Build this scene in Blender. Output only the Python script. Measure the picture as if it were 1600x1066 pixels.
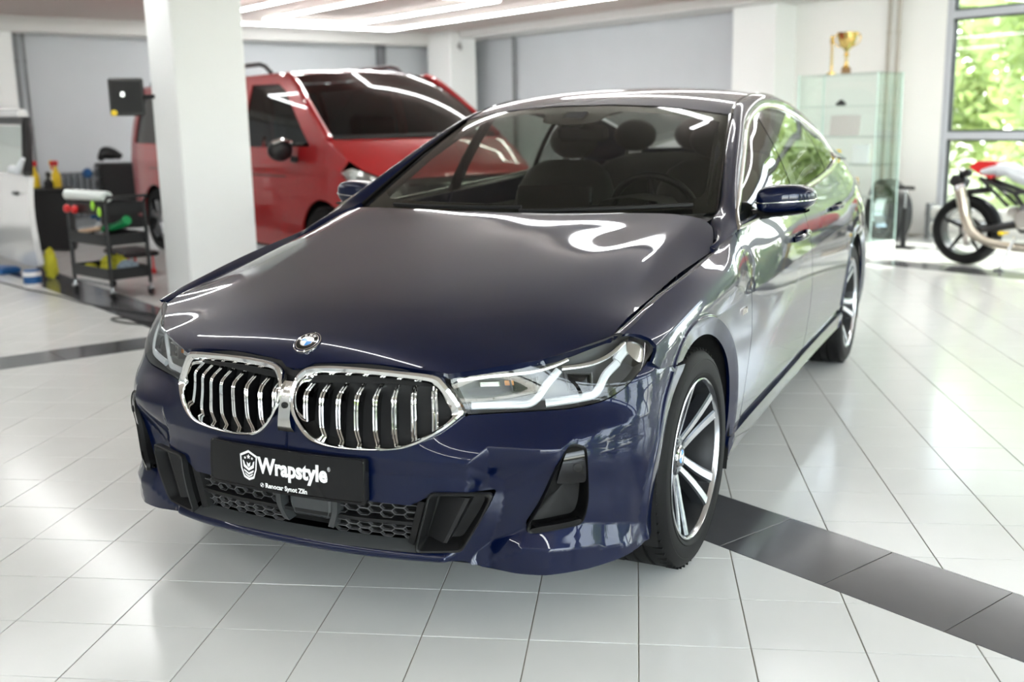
import bpy, bmesh, math, random
import numpy as np
from mathutils import Vector, Matrix, Euler
from mathutils.geometry import delaunay_2d_cdt

for o in list(bpy.data.objects):
    bpy.data.objects.remove(o, do_unlink=True)
S = bpy.context.scene
COL = S.collection
R = math.radians

# ---------------------------------------------------------------- camera
# world = the building: x along the back wall, y into the room, z up, metres
CAM_LOC = Vector((1.867, -1.888, 1.384))
cd = bpy.data.cameras.new('camera')
cam = bpy.data.objects.new('camera', cd)
COL.objects.link(cam)
cam.location = CAM_LOC
_rx = Vector((0.6216, 0.7831, -0.0182)); _fw = Vector((-0.7685, 0.6065, -0.2025))
_fw.normalize(); _rx = (_rx - _fw*_rx.dot(_fw)).normalized(); _up = _rx.cross(_fw)
cam.rotation_euler = Matrix((_rx, _up, -_fw)).transposed().to_euler()
cd.sensor_width = 36.0
cd.lens = 36.0*1662.1/1600.0
cd.clip_start = 0.05; cd.clip_end = 200
cd.dof.use_dof = True
cd.dof.focus_distance = 3.15
cd.dof.aperture_fstop = 2.2
S.camera = cam

# ---------------------------------------------------------------- world, sun, exposure
w = bpy.data.worlds.new('sky'); S.world = w; w.use_nodes = True
nt = w.node_tree; nt.nodes.clear()
sky = nt.nodes.new('ShaderNodeTexSky'); sky.sky_type = 'NISHITA'
sky.sun_disc = False; sky.sun_elevation = R(48); sky.sun_rotation = R(150); sky.altitude = 200
bg = nt.nodes.new('ShaderNodeBackground'); bg.inputs[1].default_value = SKY_STRENGTH = 1.15
wo = nt.nodes.new('ShaderNodeOutputWorld')
hs = nt.nodes.new('ShaderNodeHueSaturation'); hs.inputs['Saturation'].default_value = .35      # thin summer haze
nt.links.new(sky.outputs[0], hs.inputs['Color']); nt.links.new(hs.outputs[0], bg.inputs[0]); nt.links.new(bg.outputs[0], wo.inputs[0])
sl = bpy.data.lights.new('sun', 'SUN'); sl.energy = 5.0; sl.angle = R(1.0); sl.color = (1, .95, .87)
so = bpy.data.objects.new('sun', sl); COL.objects.link(so)
so.rotation_euler = Vector((-.15, -.70, -.68)).to_track_quat('-Z', 'Y').to_euler(); so.location = (3, 14, 9)
S.view_settings.view_transform = 'Standard'; S.view_settings.look = 'None'
S.view_settings.gamma = 1.0; S.view_settings.use_curve_mapping = False
S.view_settings.exposure = 1.05
# ---------------------------------------------------------------- materials
MATS = {}
def srgb(r, g, b):
    f = lambda c: (c/255/12.92 if c/255 <= .04045 else ((c/255+.055)/1.055)**2.4)
    return (f(r), f(g), f(b), 1)
def mat(name, col=(.8,.8,.8,1), rough=.5, metal=0., coat=0., coat_rough=.03, emit=None, estr=0., spec=.5, ior=1.45,
        noise=None, bump=None, trans=0.):
    m = bpy.data.materials.new(name); m.use_nodes = True
    n = m.node_tree.nodes; b = n['Principled BSDF']; L = m.node_tree.links
    if len(col) == 3: col = (*col, 1)
    b.inputs['Base Color'].default_value = col
    b.inputs['Roughness'].default_value = rough; b.inputs['Metallic'].default_value = metal
    b.inputs['Coat Weight'].default_value = coat; b.inputs['Coat Roughness'].default_value = coat_rough
    b.inputs['Specular IOR Level'].default_value = spec; b.inputs['IOR'].default_value = ior
    b.inputs['Transmission Weight'].default_value = trans
    if emit: b.inputs['Emission Color'].default_value = (*emit[:3], 1); b.inputs['Emission Strength'].default_value = estr
    tc = n.new('ShaderNodeTexCoord')
    if noise:                                            # (scale, amount)
        t = n.new('ShaderNodeTexNoise'); t.inputs['Scale'].default_value = noise[0]; t.inputs['Detail'].default_value = 4
        L.new(tc.outputs['Object'], t.inputs['Vector'])
        mr = n.new('ShaderNodeMapRange'); mr.inputs[3].default_value = 1-noise[1]; mr.inputs[4].default_value = 1+noise[1]
        L.new(t.outputs[0], mr.inputs[0])
        mx = n.new('ShaderNodeVectorMath'); mx.operation = 'SCALE'; mx.inputs[0].default_value = col[:3]
        L.new(mr.outputs[0], mx.inputs['Scale']); L.new(mx.outputs[0], b.inputs['Base Color'])
    if bump:                                             # (scale, strength)
        t = n.new('ShaderNodeTexNoise'); t.inputs['Scale'].default_value = bump[0]; t.inputs['Detail'].default_value = 3
        L.new(tc.outputs['Object'], t.inputs['Vector'])
        bp = n.new('ShaderNodeBump'); bp.inputs['Strength'].default_value = bump[1]; bp.inputs['Distance'].default_value = .002
        L.new(t.outputs[0], bp.inputs['Height']); L.new(bp.outputs[0], b.inputs['Normal'])
    MATS[name] = m
    return m
def glass_mat(name, tint=(.8,.85,.85), ior=1.5, rough=0.0, body=None):
    """thin pane: clear film that mirrors by its Fresnel curve; body adds a share of solid tint"""
    m = bpy.data.materials.new(name); m.use_nodes = True
    n = m.node_tree.nodes; L = m.node_tree.links; n.clear()
    out = n.new('ShaderNodeOutputMaterial'); tr = n.new('ShaderNodeBsdfTransparent'); gl = n.new('ShaderNodeBsdfGlossy')
    fr = n.new('ShaderNodeFresnel'); mx = n.new('ShaderNodeMixShader')
    tr.inputs[0].default_value = (*tint, 1); gl.inputs['Roughness'].default_value = rough; 
    ge = n.new('ShaderNodeNewGeometry'); mi = n.new('ShaderNodeMapRange')       # same mirror share on both faces of the pane
    mi.inputs[3].default_value = ior; mi.inputs[4].default_value = 1/ior
    L.new(ge.outputs['Backfacing'], mi.inputs[0]); L.new(mi.outputs[0], fr.inputs[0])
    L.new(fr.outputs[0], mx.inputs[0]); L.new(gl.outputs[0], mx.inputs[2])
    if body:
        df = n.new('ShaderNodeBsdfDiffuse'); df.inputs[0].default_value = (*body[:3], 1)
        m2 = n.new('ShaderNodeMixShader'); m2.inputs[0].default_value = body[3]
        L.new(tr.outputs[0], m2.inputs[1]); L.new(df.outputs[0], m2.inputs[2]); L.new(m2.outputs[0], mx.inputs[1])
    else:
        L.new(tr.outputs[0], mx.inputs[1])
    L.new(mx.outputs[0], out.inputs[0])
    MATS[name] = m
    return m

# ---------------------------------------------------------------- object helpers
def link(o, parent=None):
    COL.objects.link(o)
    if parent is not None: o.parent = parent
    return o
def empty(name, loc=(0,0,0), rz=0., label=None, cat=None, group=None):
    o = bpy.data.objects.new(name, None); o.empty_display_size = .1
    o.location = loc; o.rotation_euler = (0, 0, rz); link(o)
    return tag(o, label, cat, group)
def tag(o, label=None, cat=None, group=None, kind=None):
    if label: o['label'] = label
    if cat: o['category'] = cat
    if group: o['group'] = group
    if kind: o['kind'] = kind
    return o
def mesh_obj(name, V, F, m, parent=None, smooth=False, normals=None, sharp=None):
    me = bpy.data.meshes.new(name)
    me.from_pydata([tuple(map(float, v)) for v in V], [], [tuple(map(int, f)) for f in F])
    if m is not None:
        for mm in (m if isinstance(m, (list, tuple)) else [m]): me.materials.append(mm if not isinstance(mm, str) else MATS[mm])
    if smooth or normals is not None:
        me.polygons.foreach_set('use_smooth', [True]*len(me.polygons))
        if normals is not None: me.normals_split_custom_set_from_vertices([tuple(map(float, x)) for x in normals])
        elif sharp is not None: me.set_sharp_from_angle(angle=R(sharp))
    me.update()
    o = bpy.data.objects.new(name, me)
    return link(o, parent)
def copy_tree(o, parent=None):
    c = o.copy(); link(c); c.parent = parent
    if parent is not None: c.matrix_parent_inverse = o.matrix_parent_inverse.copy()
    for ch in list(o.children): copy_tree(ch, c)
    return c

class MB:
    """collects primitive shapes into one mesh"""
    def __init__(self): self.V = []; self.F = []; self.M = []; self.mi = 0
    def add(self, V, F):
        k = len(self.V); self.V += [tuple(v) for v in V]; self.F += [tuple(i+k for i in f) for f in F]; self.M += [self.mi]*len(F)
    def box(self, c, s, rot=None, bev=0.):
        x, y, z = s[0]/2, s[1]/2, s[2]/2
        if bev > 0:
            b = min(bev, x*.9, y*.9, z*.9)
            V = []; idx = {}
            for sx in (-1,1):
                for sy in (-1,1):
                    for sz in (-1,1):
                        idx[(sx,sy,sz)] = len(V)
                        V += [(sx*x, sy*(y-b), sz*(z-b)), (sx*(x-b), sy*y, sz*(z-b)), (sx*(x-b), sy*(y-b), sz*z)]
            F = []
            g = lambda sx,sy,sz,k: idx[(sx,sy,sz)]+k
            for s_ in (-1,1):
                F.append([g(s_,-1,-1,0),g(s_,1,-1,0),g(s_,1,1,0),g(s_,-1,1,0)][::s_])
                F.append([g(-1,s_,-1,1),g(-1,s_,1,1),g(1,s_,1,1),g(1,s_,-1,1)][::s_])
                F.append([g(-1,-1,s_,2),g(1,-1,s_,2),g(1,1,s_,2),g(-1,1,s_,2)][::s_])
            for sa in (-1,1):
                for sb in (-1,1):
                    F.append([g(-1,sa,sb,1),g(1,sa,sb,1),g(1,sa,sb,2),g(-1,sa,sb,2)][::-sa*sb])
                    F.append([g(sa,-1,sb,0),g(sa,1,sb,0),g(sa,1,sb,2),g(sa,-1,sb,2)][::sa*sb])
                    F.append([g(sa,sb,-1,0),g(sa,sb,1,0),g(sa,sb,1,1),g(sa,sb,-1,1)][::-sa*sb])
            for sx in (-1,1):
                for sy in (-1,1):
                    for sz in (-1,1):
                        F.append([g(sx,sy,sz,0),g(sx,sy,sz,1),g(sx,sy,sz,2)][::sx*sy*sz])
        else:
            V = [(-x,-y,-z),(x,-y,-z),(x,y,-z),(-x,y,-z),(-x,-y,z),(x,-y,z),(x,y,z),(-x,y,z)]
            F = [(0,3,2,1),(4,5,6,7),(0,1,5,4),(1,2,6,5),(2,3,7,6),(3,0,4,7)]
        M = (rot if rot is not None else Matrix.Identity(3))
        self.add([tuple(M @ Vector(v) + Vector(c)) for v in V], F); return self
    def tube(self, P, r, n=10, closed=False, cap=True, up=None):
        """round or elliptic tube along points; r a number, a list, or a function of the index"""
        P = [Vector(p) for p in P]; N = len(P); V = []; F = []
        rr = [r]*N if isinstance(r, (int, float)) else list(r)
        prev = None
        for i, p in enumerate(P):
            if closed: t = P[(i+1) % N]-P[i-1]
            else: t = P[min(i+1, N-1)]-P[max(i-1, 0)]
            t.normalize()
            a = prev if prev is not None else (Vector(up) if up else (Vector((0,0,1)) if abs(t.z) < .9 else Vector((1,0,0))))
            u = (a - t*a.dot(t)).normalized(); v = t.cross(u); prev = u
            for k in range(n):
                an = 2*math.pi*k/n; V.append(p + (u*math.cos(an) + v*math.sin(an))*rr[i])
        M = N if closed else N-1
        for i in range(M):
            for k in range(n):
                a, b = i*n+k, i*n+(k+1) % n; c, d = ((i+1) % N)*n+k, ((i+1) % N)*n+(k+1) % n
                F.append((a, c, d, b)[::-1])
        if cap and not closed:
            F.append(tuple(range(n))); F.append(tuple(range((N-1)*n, N*n))[::-1])
        self.add(V, F); return self
    def cyl(self, a, b, r, n=16, r2=None):
        return self.tube([a, b], [r, r if r2 is None else r2], n)
    def lathe(self, prof, n=24, c=(0,0,0), rot=None, closed=False):
        """profile (r, h) spun about local z"""
        M = rot if rot is not None else Matrix.Identity(3); V = []; F = []; m = len(prof)
        for k in range(n):
            an = 2*math.pi*k/n
            for r, h in prof: V.append(M @ Vector((r*math.cos(an), r*math.sin(an), h)) + Vector(c))
        for k in range(n):
            for i in range(m if closed else m-1):
                a, b = k*m+i, k*m+(i+1) % m; c2, d = ((k+1) % n)*m+i, ((k+1) % n)*m+(i+1) % m
                F.append((a, c2, d, b))
        self.add(V, F); return self
    def prism(self, poly, h0, h1, ax=(0,1,2), c=(0,0,0), rot=None):
        """2-D polygon pushed from h0 to h1 along the third axis of ax"""
        M = rot if rot is not None else Matrix.Identity(3); n = len(poly); V = []
        for h in (h0, h1):
            for p in poly:
                q = [0,0,0]; q[ax[0]] = p[0]; q[ax[1]] = p[1]; q[ax[2]] = h
                V.append(M @ Vector(q) + Vector(c))
        F = [tuple(range(n))[::-1], tuple(range(n, 2*n))]
        for i in range(n): F.append((i, (i+1) % n, n+(i+1) % n, n+i))
        self.add(V, F); return self
    def grid(self, G):
        """rows of points"""
        m = len(G[0]); V = [p for r in G for p in r]; F = []
        for i in range(len(G)-1):
            for j in range(m-1): F.append((i*m+j, i*m+j+1, (i+1)*m+j+1, (i+1)*m+j))
        self.add(V, F); return self
    def sphere(self, c, r, n=14, m=9):
        s = r if isinstance(r, (tuple, list)) else (r, r, r)
        V = [(c[0], c[1], c[2]-s[2])]; F = []
        for i in range(1, m):
            ph = -math.pi/2+math.pi*i/m
            for k in range(n):
                an = 2*math.pi*k/n
                V.append((c[0]+s[0]*math.cos(ph)*math.cos(an), c[1]+s[1]*math.cos(ph)*math.sin(an), c[2]+s[2]*math.sin(ph)))
        V.append((c[0], c[1], c[2]+s[2])); T = len(V)-1
        for k in range(n):
            F.append((0, 1+(k+1) % n, 1+k)); F.append((T, 1+(m-2)*n+k, 1+(m-2)*n+(k+1) % n))
            for i in range(m-2):
                a = 1+i*n+k; b = 1+i*n+(k+1) % n; F.append((a, b, b+n, a+n))
        self.add(V, F); return self
    def mirror(self):
        k = len(self.V); V = [(-x, y, z) for x, y, z in self.V]; F = [tuple(i+k for i in f[::-1]) for f in self.F]
        self.V += V; self.F += F; self.M += list(self.M); return self
    def build(self, name, m, parent=None, smooth=True, sharp=35, fix=True):
        o = mesh_obj(name, self.V, self.F, m, parent)
        me = o.data
        if any(self.M): me.polygons.foreach_set('material_index', self.M)
        if fix:
            b = bmesh.new(); b.from_mesh(me); bmesh.ops.recalc_face_normals(b, faces=b.faces); b.to_mesh(me); b.free()
        if smooth:
            me.polygons.foreach_set('use_smooth', [True]*len(me.polygons)); me.set_sharp_from_angle(angle=R(sharp))
        me.update()
        return o
def text_mesh(name, body, size, depth, m, parent=None, font_bold=False, align='CENTER', space=1.0, mtx=None, bold=0.0):
    c = bpy.data.curves.new(name, 'FONT'); c.body = body; c.size = size; c.extrude = depth; c.align_x = align; c.align_y = 'CENTER'
    c.space_character = space; c.offset = bold; c.resolution_u = 3
    t = bpy.data.objects.new(name, c); COL.objects.link(t)
    dg = bpy.context.evaluated_depsgraph_get(); dg.update()
    me = bpy.data.meshes.new_from_object(t.evaluated_get(dg)); bpy.data.objects.remove(t)
    me.materials.clear(); me.materials.append(MATS[m] if isinstance(m, str) else m)
    if mtx is not None: me.transform(mtx)
    return link(bpy.data.objects.new(name, me), parent)
def resample(P, n, closed=False):
    P = np.asarray(P, float)
    if closed: P = np.vstack([P, P[:1]])
    d = np.r_[0, np.cumsum(np.linalg.norm(np.diff(P, axis=0), axis=1))]
    t = np.linspace(0, d[-1], n+1)[:-1] if closed else np.linspace(0, d[-1], n)
    return np.c_[tuple(np.interp(t, d, P[:, k]) for k in range(P.shape[1]))]
def smooth_loop(P, n, closed=True):
    """Catmull-Rom through the points, then n even samples"""
    P = np.asarray(P, float); m = len(P); out = []
    for i in range(m if closed else m-1):
        p0, p1, p2, p3 = (P[(i-1) % m], P[i], P[(i+1) % m], P[(i+2) % m]) if closed else (P[max(i-1,0)], P[i], P[i+1], P[min(i+2,m-1)])
        for t in np.linspace(0, 1, 9)[:-1]:
            out.append(.5*((2*p1)+(-p0+p2)*t+(2*p0-5*p1+4*p2-p3)*t*t+(-p0+3*p1-3*p2+p3)*t**3))
    if not closed: out.append(P[-1])
    return resample(out, n, closed)
def dens(P, h, closed=True):
    """straight polyline cut to steps no longer than h"""
    P = [np.asarray(p, float) for p in P]; out = []
    m = len(P) if closed else len(P)-1
    for i in range(m):
        a, b = P[i], P[(i+1) % len(P)]; k = max(1, int(math.ceil(np.linalg.norm(b-a)/h)))
        for j in range(k): out.append(a+(b-a)*j/k)
    if not closed: out.append(P[-1])
    return np.array(out)
def in_poly(Q, P):
    x, y = Q[:, 0][:, None], Q[:, 1][:, None]; x0, y0 = P[:, 0][None], P[:, 1][None]; x1, y1 = np.roll(P[:, 0], -1)[None], np.roll(P[:, 1], -1)[None]
    with np.errstate(divide='ignore', invalid='ignore'):
        c = ((y0 > y) != (y1 > y)) & (x < (x1-x0)*(y-y0)/(y1-y0)+x0)
    return c.sum(1) % 2 == 1
def trimmed(outer, holes, h, lines=()):
    """triangles of a region of the parameter plane, evenly sampled"""
    loops = [np.asarray(outer, float)] + [np.asarray(q, float) for q in holes]
    pts = []; edges = []; k = 0; rings = []
    for L in loops:
        n = len(L); pts += list(L); edges += [(k+i, k+(i+1) % n) for i in range(n)]; rings.append(list(range(k, k+n))); k += n
    nb = k
    allb = np.vstack(loops)
    lo, hi = loops[0].min(0), loops[0].max(0)
    gx = np.arange(lo[0]+h*.5, hi[0], h); gy = np.arange(lo[1]+h*.5, hi[1], h*.87)
    X, Y = np.meshgrid(gx, gy); X = X + (np.arange(len(gy)) % 2)[:, None]*h*.5
    G = np.c_[X.ravel(), Y.ravel()]
    keep = in_poly(G, loops[0])
    for q in loops[1:]: keep &= ~in_poly(G, q)
    G = G[keep]
    extra = []
    for ln in lines:
        D = dens(ln, h*.6, False); t = np.gradient(D, axis=0); t /= np.linalg.norm(t, axis=1)[:, None]+1e-9; nn = np.c_[-t[:, 1], t[:, 0]]
        for off in (-.0045, 0, .0045): extra.append(D+nn*off)
    if extra:
        E = np.vstack(extra); kk = in_poly(E, loops[0])
        for q in loops[1:]: kk &= ~in_poly(E, q)
        E = E[kk]
        if len(G) and len(E):
            d2 = np.array([((E-g)**2).sum(1).min() for g in G]); G = G[d2 > (h*.45)**2]
    def far(A, dist):
        if not len(A): return A
        return A[np.array([((allb-g)**2).sum(1).min() for g in A]) > dist**2]
    G = far(G, h*.5)
    if extra: G = np.vstack([G, far(E, .002)])
    allp = [Vector(p) for p in pts] + [Vector(g) for g in G]
    r = delaunay_2d_cdt(allp, edges, [], 0, 1e-7)
    V = np.array([tuple(v) for v in r[0]]); T = np.array([tuple(f) for f in r[2] if len(f) == 3])
    c = V[T].mean(1); ok = in_poly(c, loops[0])
    for q in loops[1:]: ok &= ~in_poly(c, q)
    return V, T[ok], loops
def panel_data(f, outer, holes, h, out, thick=.012, lines=()):
    U, T, loops = trimmed(outer, holes, h, lines)
    P = f(U); e = 1.5e-3
    def nrm(U):
        du = f(U+[e, 0])-f(U-[e, 0]); dv = f(U+[0, e])-f(U-[0, e]); n = np.cross(du, dv)
        n /= np.linalg.norm(n, axis=1)[:, None]+1e-12
        return n
    N = nrm(U); sgn = np.sign((N*np.asarray(out)).sum(1).mean()); N = N*sgn
    a = P[T[:, 1]]-P[T[:, 0]]; b = P[T[:, 2]]-P[T[:, 0]]; fn = np.cross(a, b)
    flip = (fn*N[T[:, 0]]).sum(1) < 0
    T = T.copy(); T[flip] = T[flip][:, ::-1]
    V = [P]; NN = [N]; F = [T]; k = len(P); Q = []
    if thick:
        for L in loops:
            p = f(L); n = nrm(L)*sgn; t = np.roll(p, -1, 0)-np.roll(p, 1, 0)
            side = np.cross(n, t); side /= np.linalg.norm(side, axis=1)[:, None]+1e-12
            # make the rim normal look away from the sheet
            cen = P.mean(0)
            m = len(L); V += [p, p-n*thick]; NN += [side, side]
            for i in range(m):
                j = (i+1) % m; Q.append((k+i, k+j, k+m+j, k+m+i))
            k += 2*m
    return np.vstack(V), np.vstack(NN), [tuple(t) for t in F[0]] + Q
def panel(name, f, outer, holes, h, m, parent, out, thick=.012, both=False, mirror=False, lines=()):
    V, N, F = panel_data(f, outer, holes, h, out, thick, lines)
    objs = []
    if both:
        k = len(V); V = np.vstack([V, V*[-1,1,1]]); N = np.vstack([N, N*[-1,1,1]]); F = F + [tuple(i+k for i in q[::-1]) for q in F]
        return mesh_obj(name, V, F, m, parent, normals=N)
    a = mesh_obj(name, V, F, m, parent, normals=N)
    if mirror:
        b = mesh_obj(name, V*[-1,1,1], [q[::-1] for q in F], m, parent, normals=N*[-1,1,1])
        return a, b
    return a
def mirror_obj(o, parent=None):
    """mirrored twin of a mesh object (with mirrored mesh data)"""
    me = o.data.copy(); V = np.empty(len(me.vertices)*3); me.vertices.foreach_get('co', V); V = V.reshape(-1, 3)
    F = [tuple(p.vertices)[::-1] for p in me.polygons]; mi = [p.material_index for p in me.polygons]; sm = [p.use_smooth for p in me.polygons]
    n = mesh_obj(o.name.split('.')[0], V*[-1,1,1], F, list(o.data.materials), parent if parent is not None else o.parent)
    n.data.polygons.foreach_set('material_index', mi); n.data.polygons.foreach_set('use_smooth', sm); n.data.set_sharp_from_angle(angle=R(35))
    for k in ('label', 'kind'):
        if k in o: n[k] = o[k]
    bpy.data.meshes.remove(me)
    return n
# ---- smooth surface maths -------------------------------------------------
def spl_M(t, Y):
    """second derivatives of the natural cubic spline through (t, Y)"""
    t = np.asarray(t, float); n = len(t); h = np.diff(t)
    A = np.eye(n); r = np.zeros((n,) + Y.shape[1:])
    for i in range(1, n - 1):
        A[i, i-1] = h[i-1]; A[i, i] = 2*(h[i-1] + h[i]); A[i, i+1] = h[i]
        r[i] = 6*((Y[i+1]-Y[i])/h[i] - (Y[i]-Y[i-1])/h[i-1])
    return np.linalg.solve(A, r.reshape(n, -1)).reshape(r.shape)

def spl(t, Y, q):
    t = np.asarray(t, float); Y = np.asarray(Y, float); q = np.asarray(q, float)
    if len(t) == 2:
        w = ((q-t[0])/(t[1]-t[0]))
        w = w.reshape(w.shape + (1,)*(Y.ndim-1))
        return Y[0]*(1-w) + Y[1]*w
    M = spl_M(t, Y)
    i = np.clip(np.searchsorted(t, q) - 1, 0, len(t)-2)
    ex = (1,)*(Y.ndim-1)
    h = (t[i+1]-t[i]).reshape(q.shape+ex); a = (t[i+1]-q).reshape(q.shape+ex); b = (q-t[i]).reshape(q.shape+ex)
    # outside the knots go on linearly
    lo = b < 0; hi = a < 0
    res = M[i]*a**3/(6*h) + M[i+1]*b**3/(6*h) + (Y[i]/h - M[i]*h/6)*a + (Y[i+1]/h - M[i+1]*h/6)*b
    s0 = (Y[i+1]-Y[i])/h - h*(2*M[i]+M[i+1])/6
    s1 = (Y[i+1]-Y[i])/h + h*(M[i]+2*M[i+1])/6
    res = np.where(lo, Y[i] + s0*b, res)
    res = np.where(hi, Y[i+1] - s1*a, res)
    return res

def bspl(T, Y, q):
    """one natural cubic spline per row: T (N,m), Y (N,m), q (N)"""
    N, m = T.shape
    h = np.diff(T, axis=1)
    if m == 2:
        return Y[:, 0] + (Y[:, 1]-Y[:, 0])*(q-T[:, 0])/h[:, 0]
    A = np.zeros((N, m, m)); r = np.zeros((N, m))
    A[:, 0, 0] = 1; A[:, -1, -1] = 1
    for i in range(1, m-1):
        A[:, i, i-1] = h[:, i-1]; A[:, i, i] = 2*(h[:, i-1]+h[:, i]); A[:, i, i+1] = h[:, i]
        r[:, i] = 6*((Y[:, i+1]-Y[:, i])/h[:, i] - (Y[:, i]-Y[:, i-1])/h[:, i-1])
    M = np.linalg.solve(A, r[..., None])[..., 0]
    k = np.clip((q[:, None] > T[:, 1:-1]).sum(1), 0, m-2)
    n = np.arange(N)
    t0, t1 = T[n, k], T[n, k+1]; y0, y1 = Y[n, k], Y[n, k+1]; M0, M1 = M[n, k], M[n, k+1]; hh = t1-t0
    a = t1-q; b = q-t0
    res = M0*a**3/(6*hh) + M1*b**3/(6*hh) + (y0/hh - M0*hh/6)*a + (y1/hh - M1*hh/6)*b
    s0 = (y1-y0)/hh - hh*(2*M0+M1)/6; s1 = (y1-y0)/hh + hh*(M0+2*M1)/6
    res = np.where(b < 0, y0 + s0*b, res)
    return np.where(a < 0, y1 - s1*a, res)

class Loft:
    """sections at stations s, each a row of (p, q); gives q for (s, p)"""
    def __init__(self, s, PQ, brk=()):
        self.s = np.asarray(s, float); self.PQ = np.asarray(PQ, float); self.brk = list(brk)
    def __call__(self, s, p):
        s = np.asarray(s, float).ravel(); p = np.asarray(p, float).ravel()
        R = spl(self.s, self.PQ, s)                     # (N,m,2)
        T, Q = R[..., 0], R[..., 1]
        cuts = [0] + self.brk + [T.shape[1]-1]
        out = np.zeros(len(p))
        for c0, c1 in zip(cuts[:-1], cuts[1:]):
            lo = -1e9 if c0 == 0 else T[:, c0]
            hi = 1e9 if c1 == T.shape[1]-1 else T[:, c1]
            m = (p >= lo) & (p < hi)
            if m.any():
                out[m] = bspl(T[m, c0:c1+1], Q[m, c0:c1+1], p[m])
        return out

# ---- the car's skin, car frame: x to its left, y to its rear, z up, origin under the front axle
# flank: stations y, rows (z, x) from sill to the belt
SIDE_Y = [-0.75, -0.45, -0.20, 0.05, 0.30, 0.45, 0.62, 1.10, 1.75, 2.30, 2.75, 3.07, 3.45, 3.80, 4.10]
SIDE = [
 [(.20,.790),(.34,.800),(.48,.805),(.62,.775),(.720,.735),(.765,.690),(.80,.630)],
 [(.20,.892),(.34,.910),(.48,.917),(.62,.906),(.720,.882),(.775,.858),(.814,.818)],
 [(.20,.905),(.34,.926),(.48,.935),(.62,.934),(.755,.917),(.828,.880),(.863,.837)],
 [(.20,.903),(.34,.926),(.48,.937),(.62,.940),(.766,.929),(.870,.896),(.906,.856)],
 [(.20,.896),(.34,.921),(.48,.934),(.62,.941),(.772,.934),(.900,.907),(.939,.870)],
 [(.20,.892),(.34,.919),(.48,.933),(.62,.941),(.775,.936),(.910,.911),(.962,.874)],
 [(.20,.888),(.34,.918),(.48,.934),(.62,.943),(.778,.938),(.905,.908),(.995,.876)],
 [(.20,.880),(.34,.920),(.48,.938),(.62,.948),(.790,.941),(.915,.914),(1.015,.882)],
 [(.20,.880),(.34,.920),(.48,.940),(.62,.950),(.805,.944),(.930,.916),(1.042,.876)],
 [(.20,.885),(.34,.925),(.48,.944),(.62,.953),(.820,.947),(.950,.914),(1.066,.862)],
 [(.20,.895),(.34,.932),(.48,.950),(.62,.956),(.830,.950),(.970,.908),(1.095,.845)],
 [(.20,.900),(.34,.935),(.48,.950),(.62,.954),(.838,.945),(.985,.898),(1.125,.822)],
 [(.20,.895),(.34,.925),(.48,.937),(.62,.938),(.842,.926),(.990,.875),(1.135,.795)],
 [(.20,.860),(.34,.885),(.48,.893),(.62,.890),(.842,.873),(.985,.822),(1.115,.745)],
 [(.20,.780),(.34,.800),(.48,.806),(.62,.800),(.840,.783),(.970,.730),(1.080,.650)],
]
side_base = Loft(SIDE_Y, SIDE, brk=[4])
ARCHES = ((0.0, .345), (3.07, .345))
def side_x(y, z):
    y = np.asarray(y, float); z = np.asarray(z, float)
    x = side_base(y, z).reshape(y.shape)
    for cy, cz in ARCHES:                               # lip around each wheel arch, tilted toward the tyre
        r = np.hypot(y-cy, z-cz)
        w = np.clip((.450-r)/.008, 0, 1); w = w*w*(3-2*w)
        keep = np.clip((z-.12)/.10, 0, 1)
        x = x + w*keep*(.011-.019*np.clip((.450-r)/.062, 0, 1.2))
    # rocker panel blade
    return x

# bonnet: stations y, rows (x, z), mirrored about x = 0
HOOD_Y = [-.81, -.765, -.72, -.66, -.56, -.42, -.215, .10, .36, .50, .65]
_H = [   # x: 0, .22, crease, outer crease, edge
 [(0,.702),(.22,.694),(.40,.668),(.62,.60),(.845,.47)],
 [(0,.752),(.22,.743),(.40,.716),(.62,.652),(.845,.55)],
 [(0,.787),(.22,.777),(.41,.750),(.63,.695),(.845,.62)],
 [(0,.812),(.22,.804),(.42,.780),(.64,.736),(.845,.675)],
 [(0,.843),(.22,.837),(.43,.816),(.65,.777),(.845,.730)],
 [(0,.875),(.22,.871),(.45,.854),(.67,.827),(.845,.797)],
 [(0,.914),(.22,.911),(.48,.900),(.69,.877),(.845,.838)],
 [(0,.972),(.22,.970),(.52,.962),(.71,.940),(.845,.884)],
 [(0,1.021),(.22,1.020),(.55,1.012),(.72,.990),(.845,.931)],
 [(0,1.048),(.22,1.047),(.57,1.041),(.73,1.018),(.845,.968)],
 [(0,1.072),(.22,1.071),(.59,1.066),(.74,1.047),(.845,1.0)],
]
HOOD = [[(-x, z) for x, z in reversed(r[1:])] + r for r in _H]
hood_base = Loft(HOOD_Y, HOOD)
def hood_z(x, y):
    x = np.asarray(x, float); y = np.asarray(y, float)
    return hood_base(y, x).reshape(x.shape)

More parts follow.
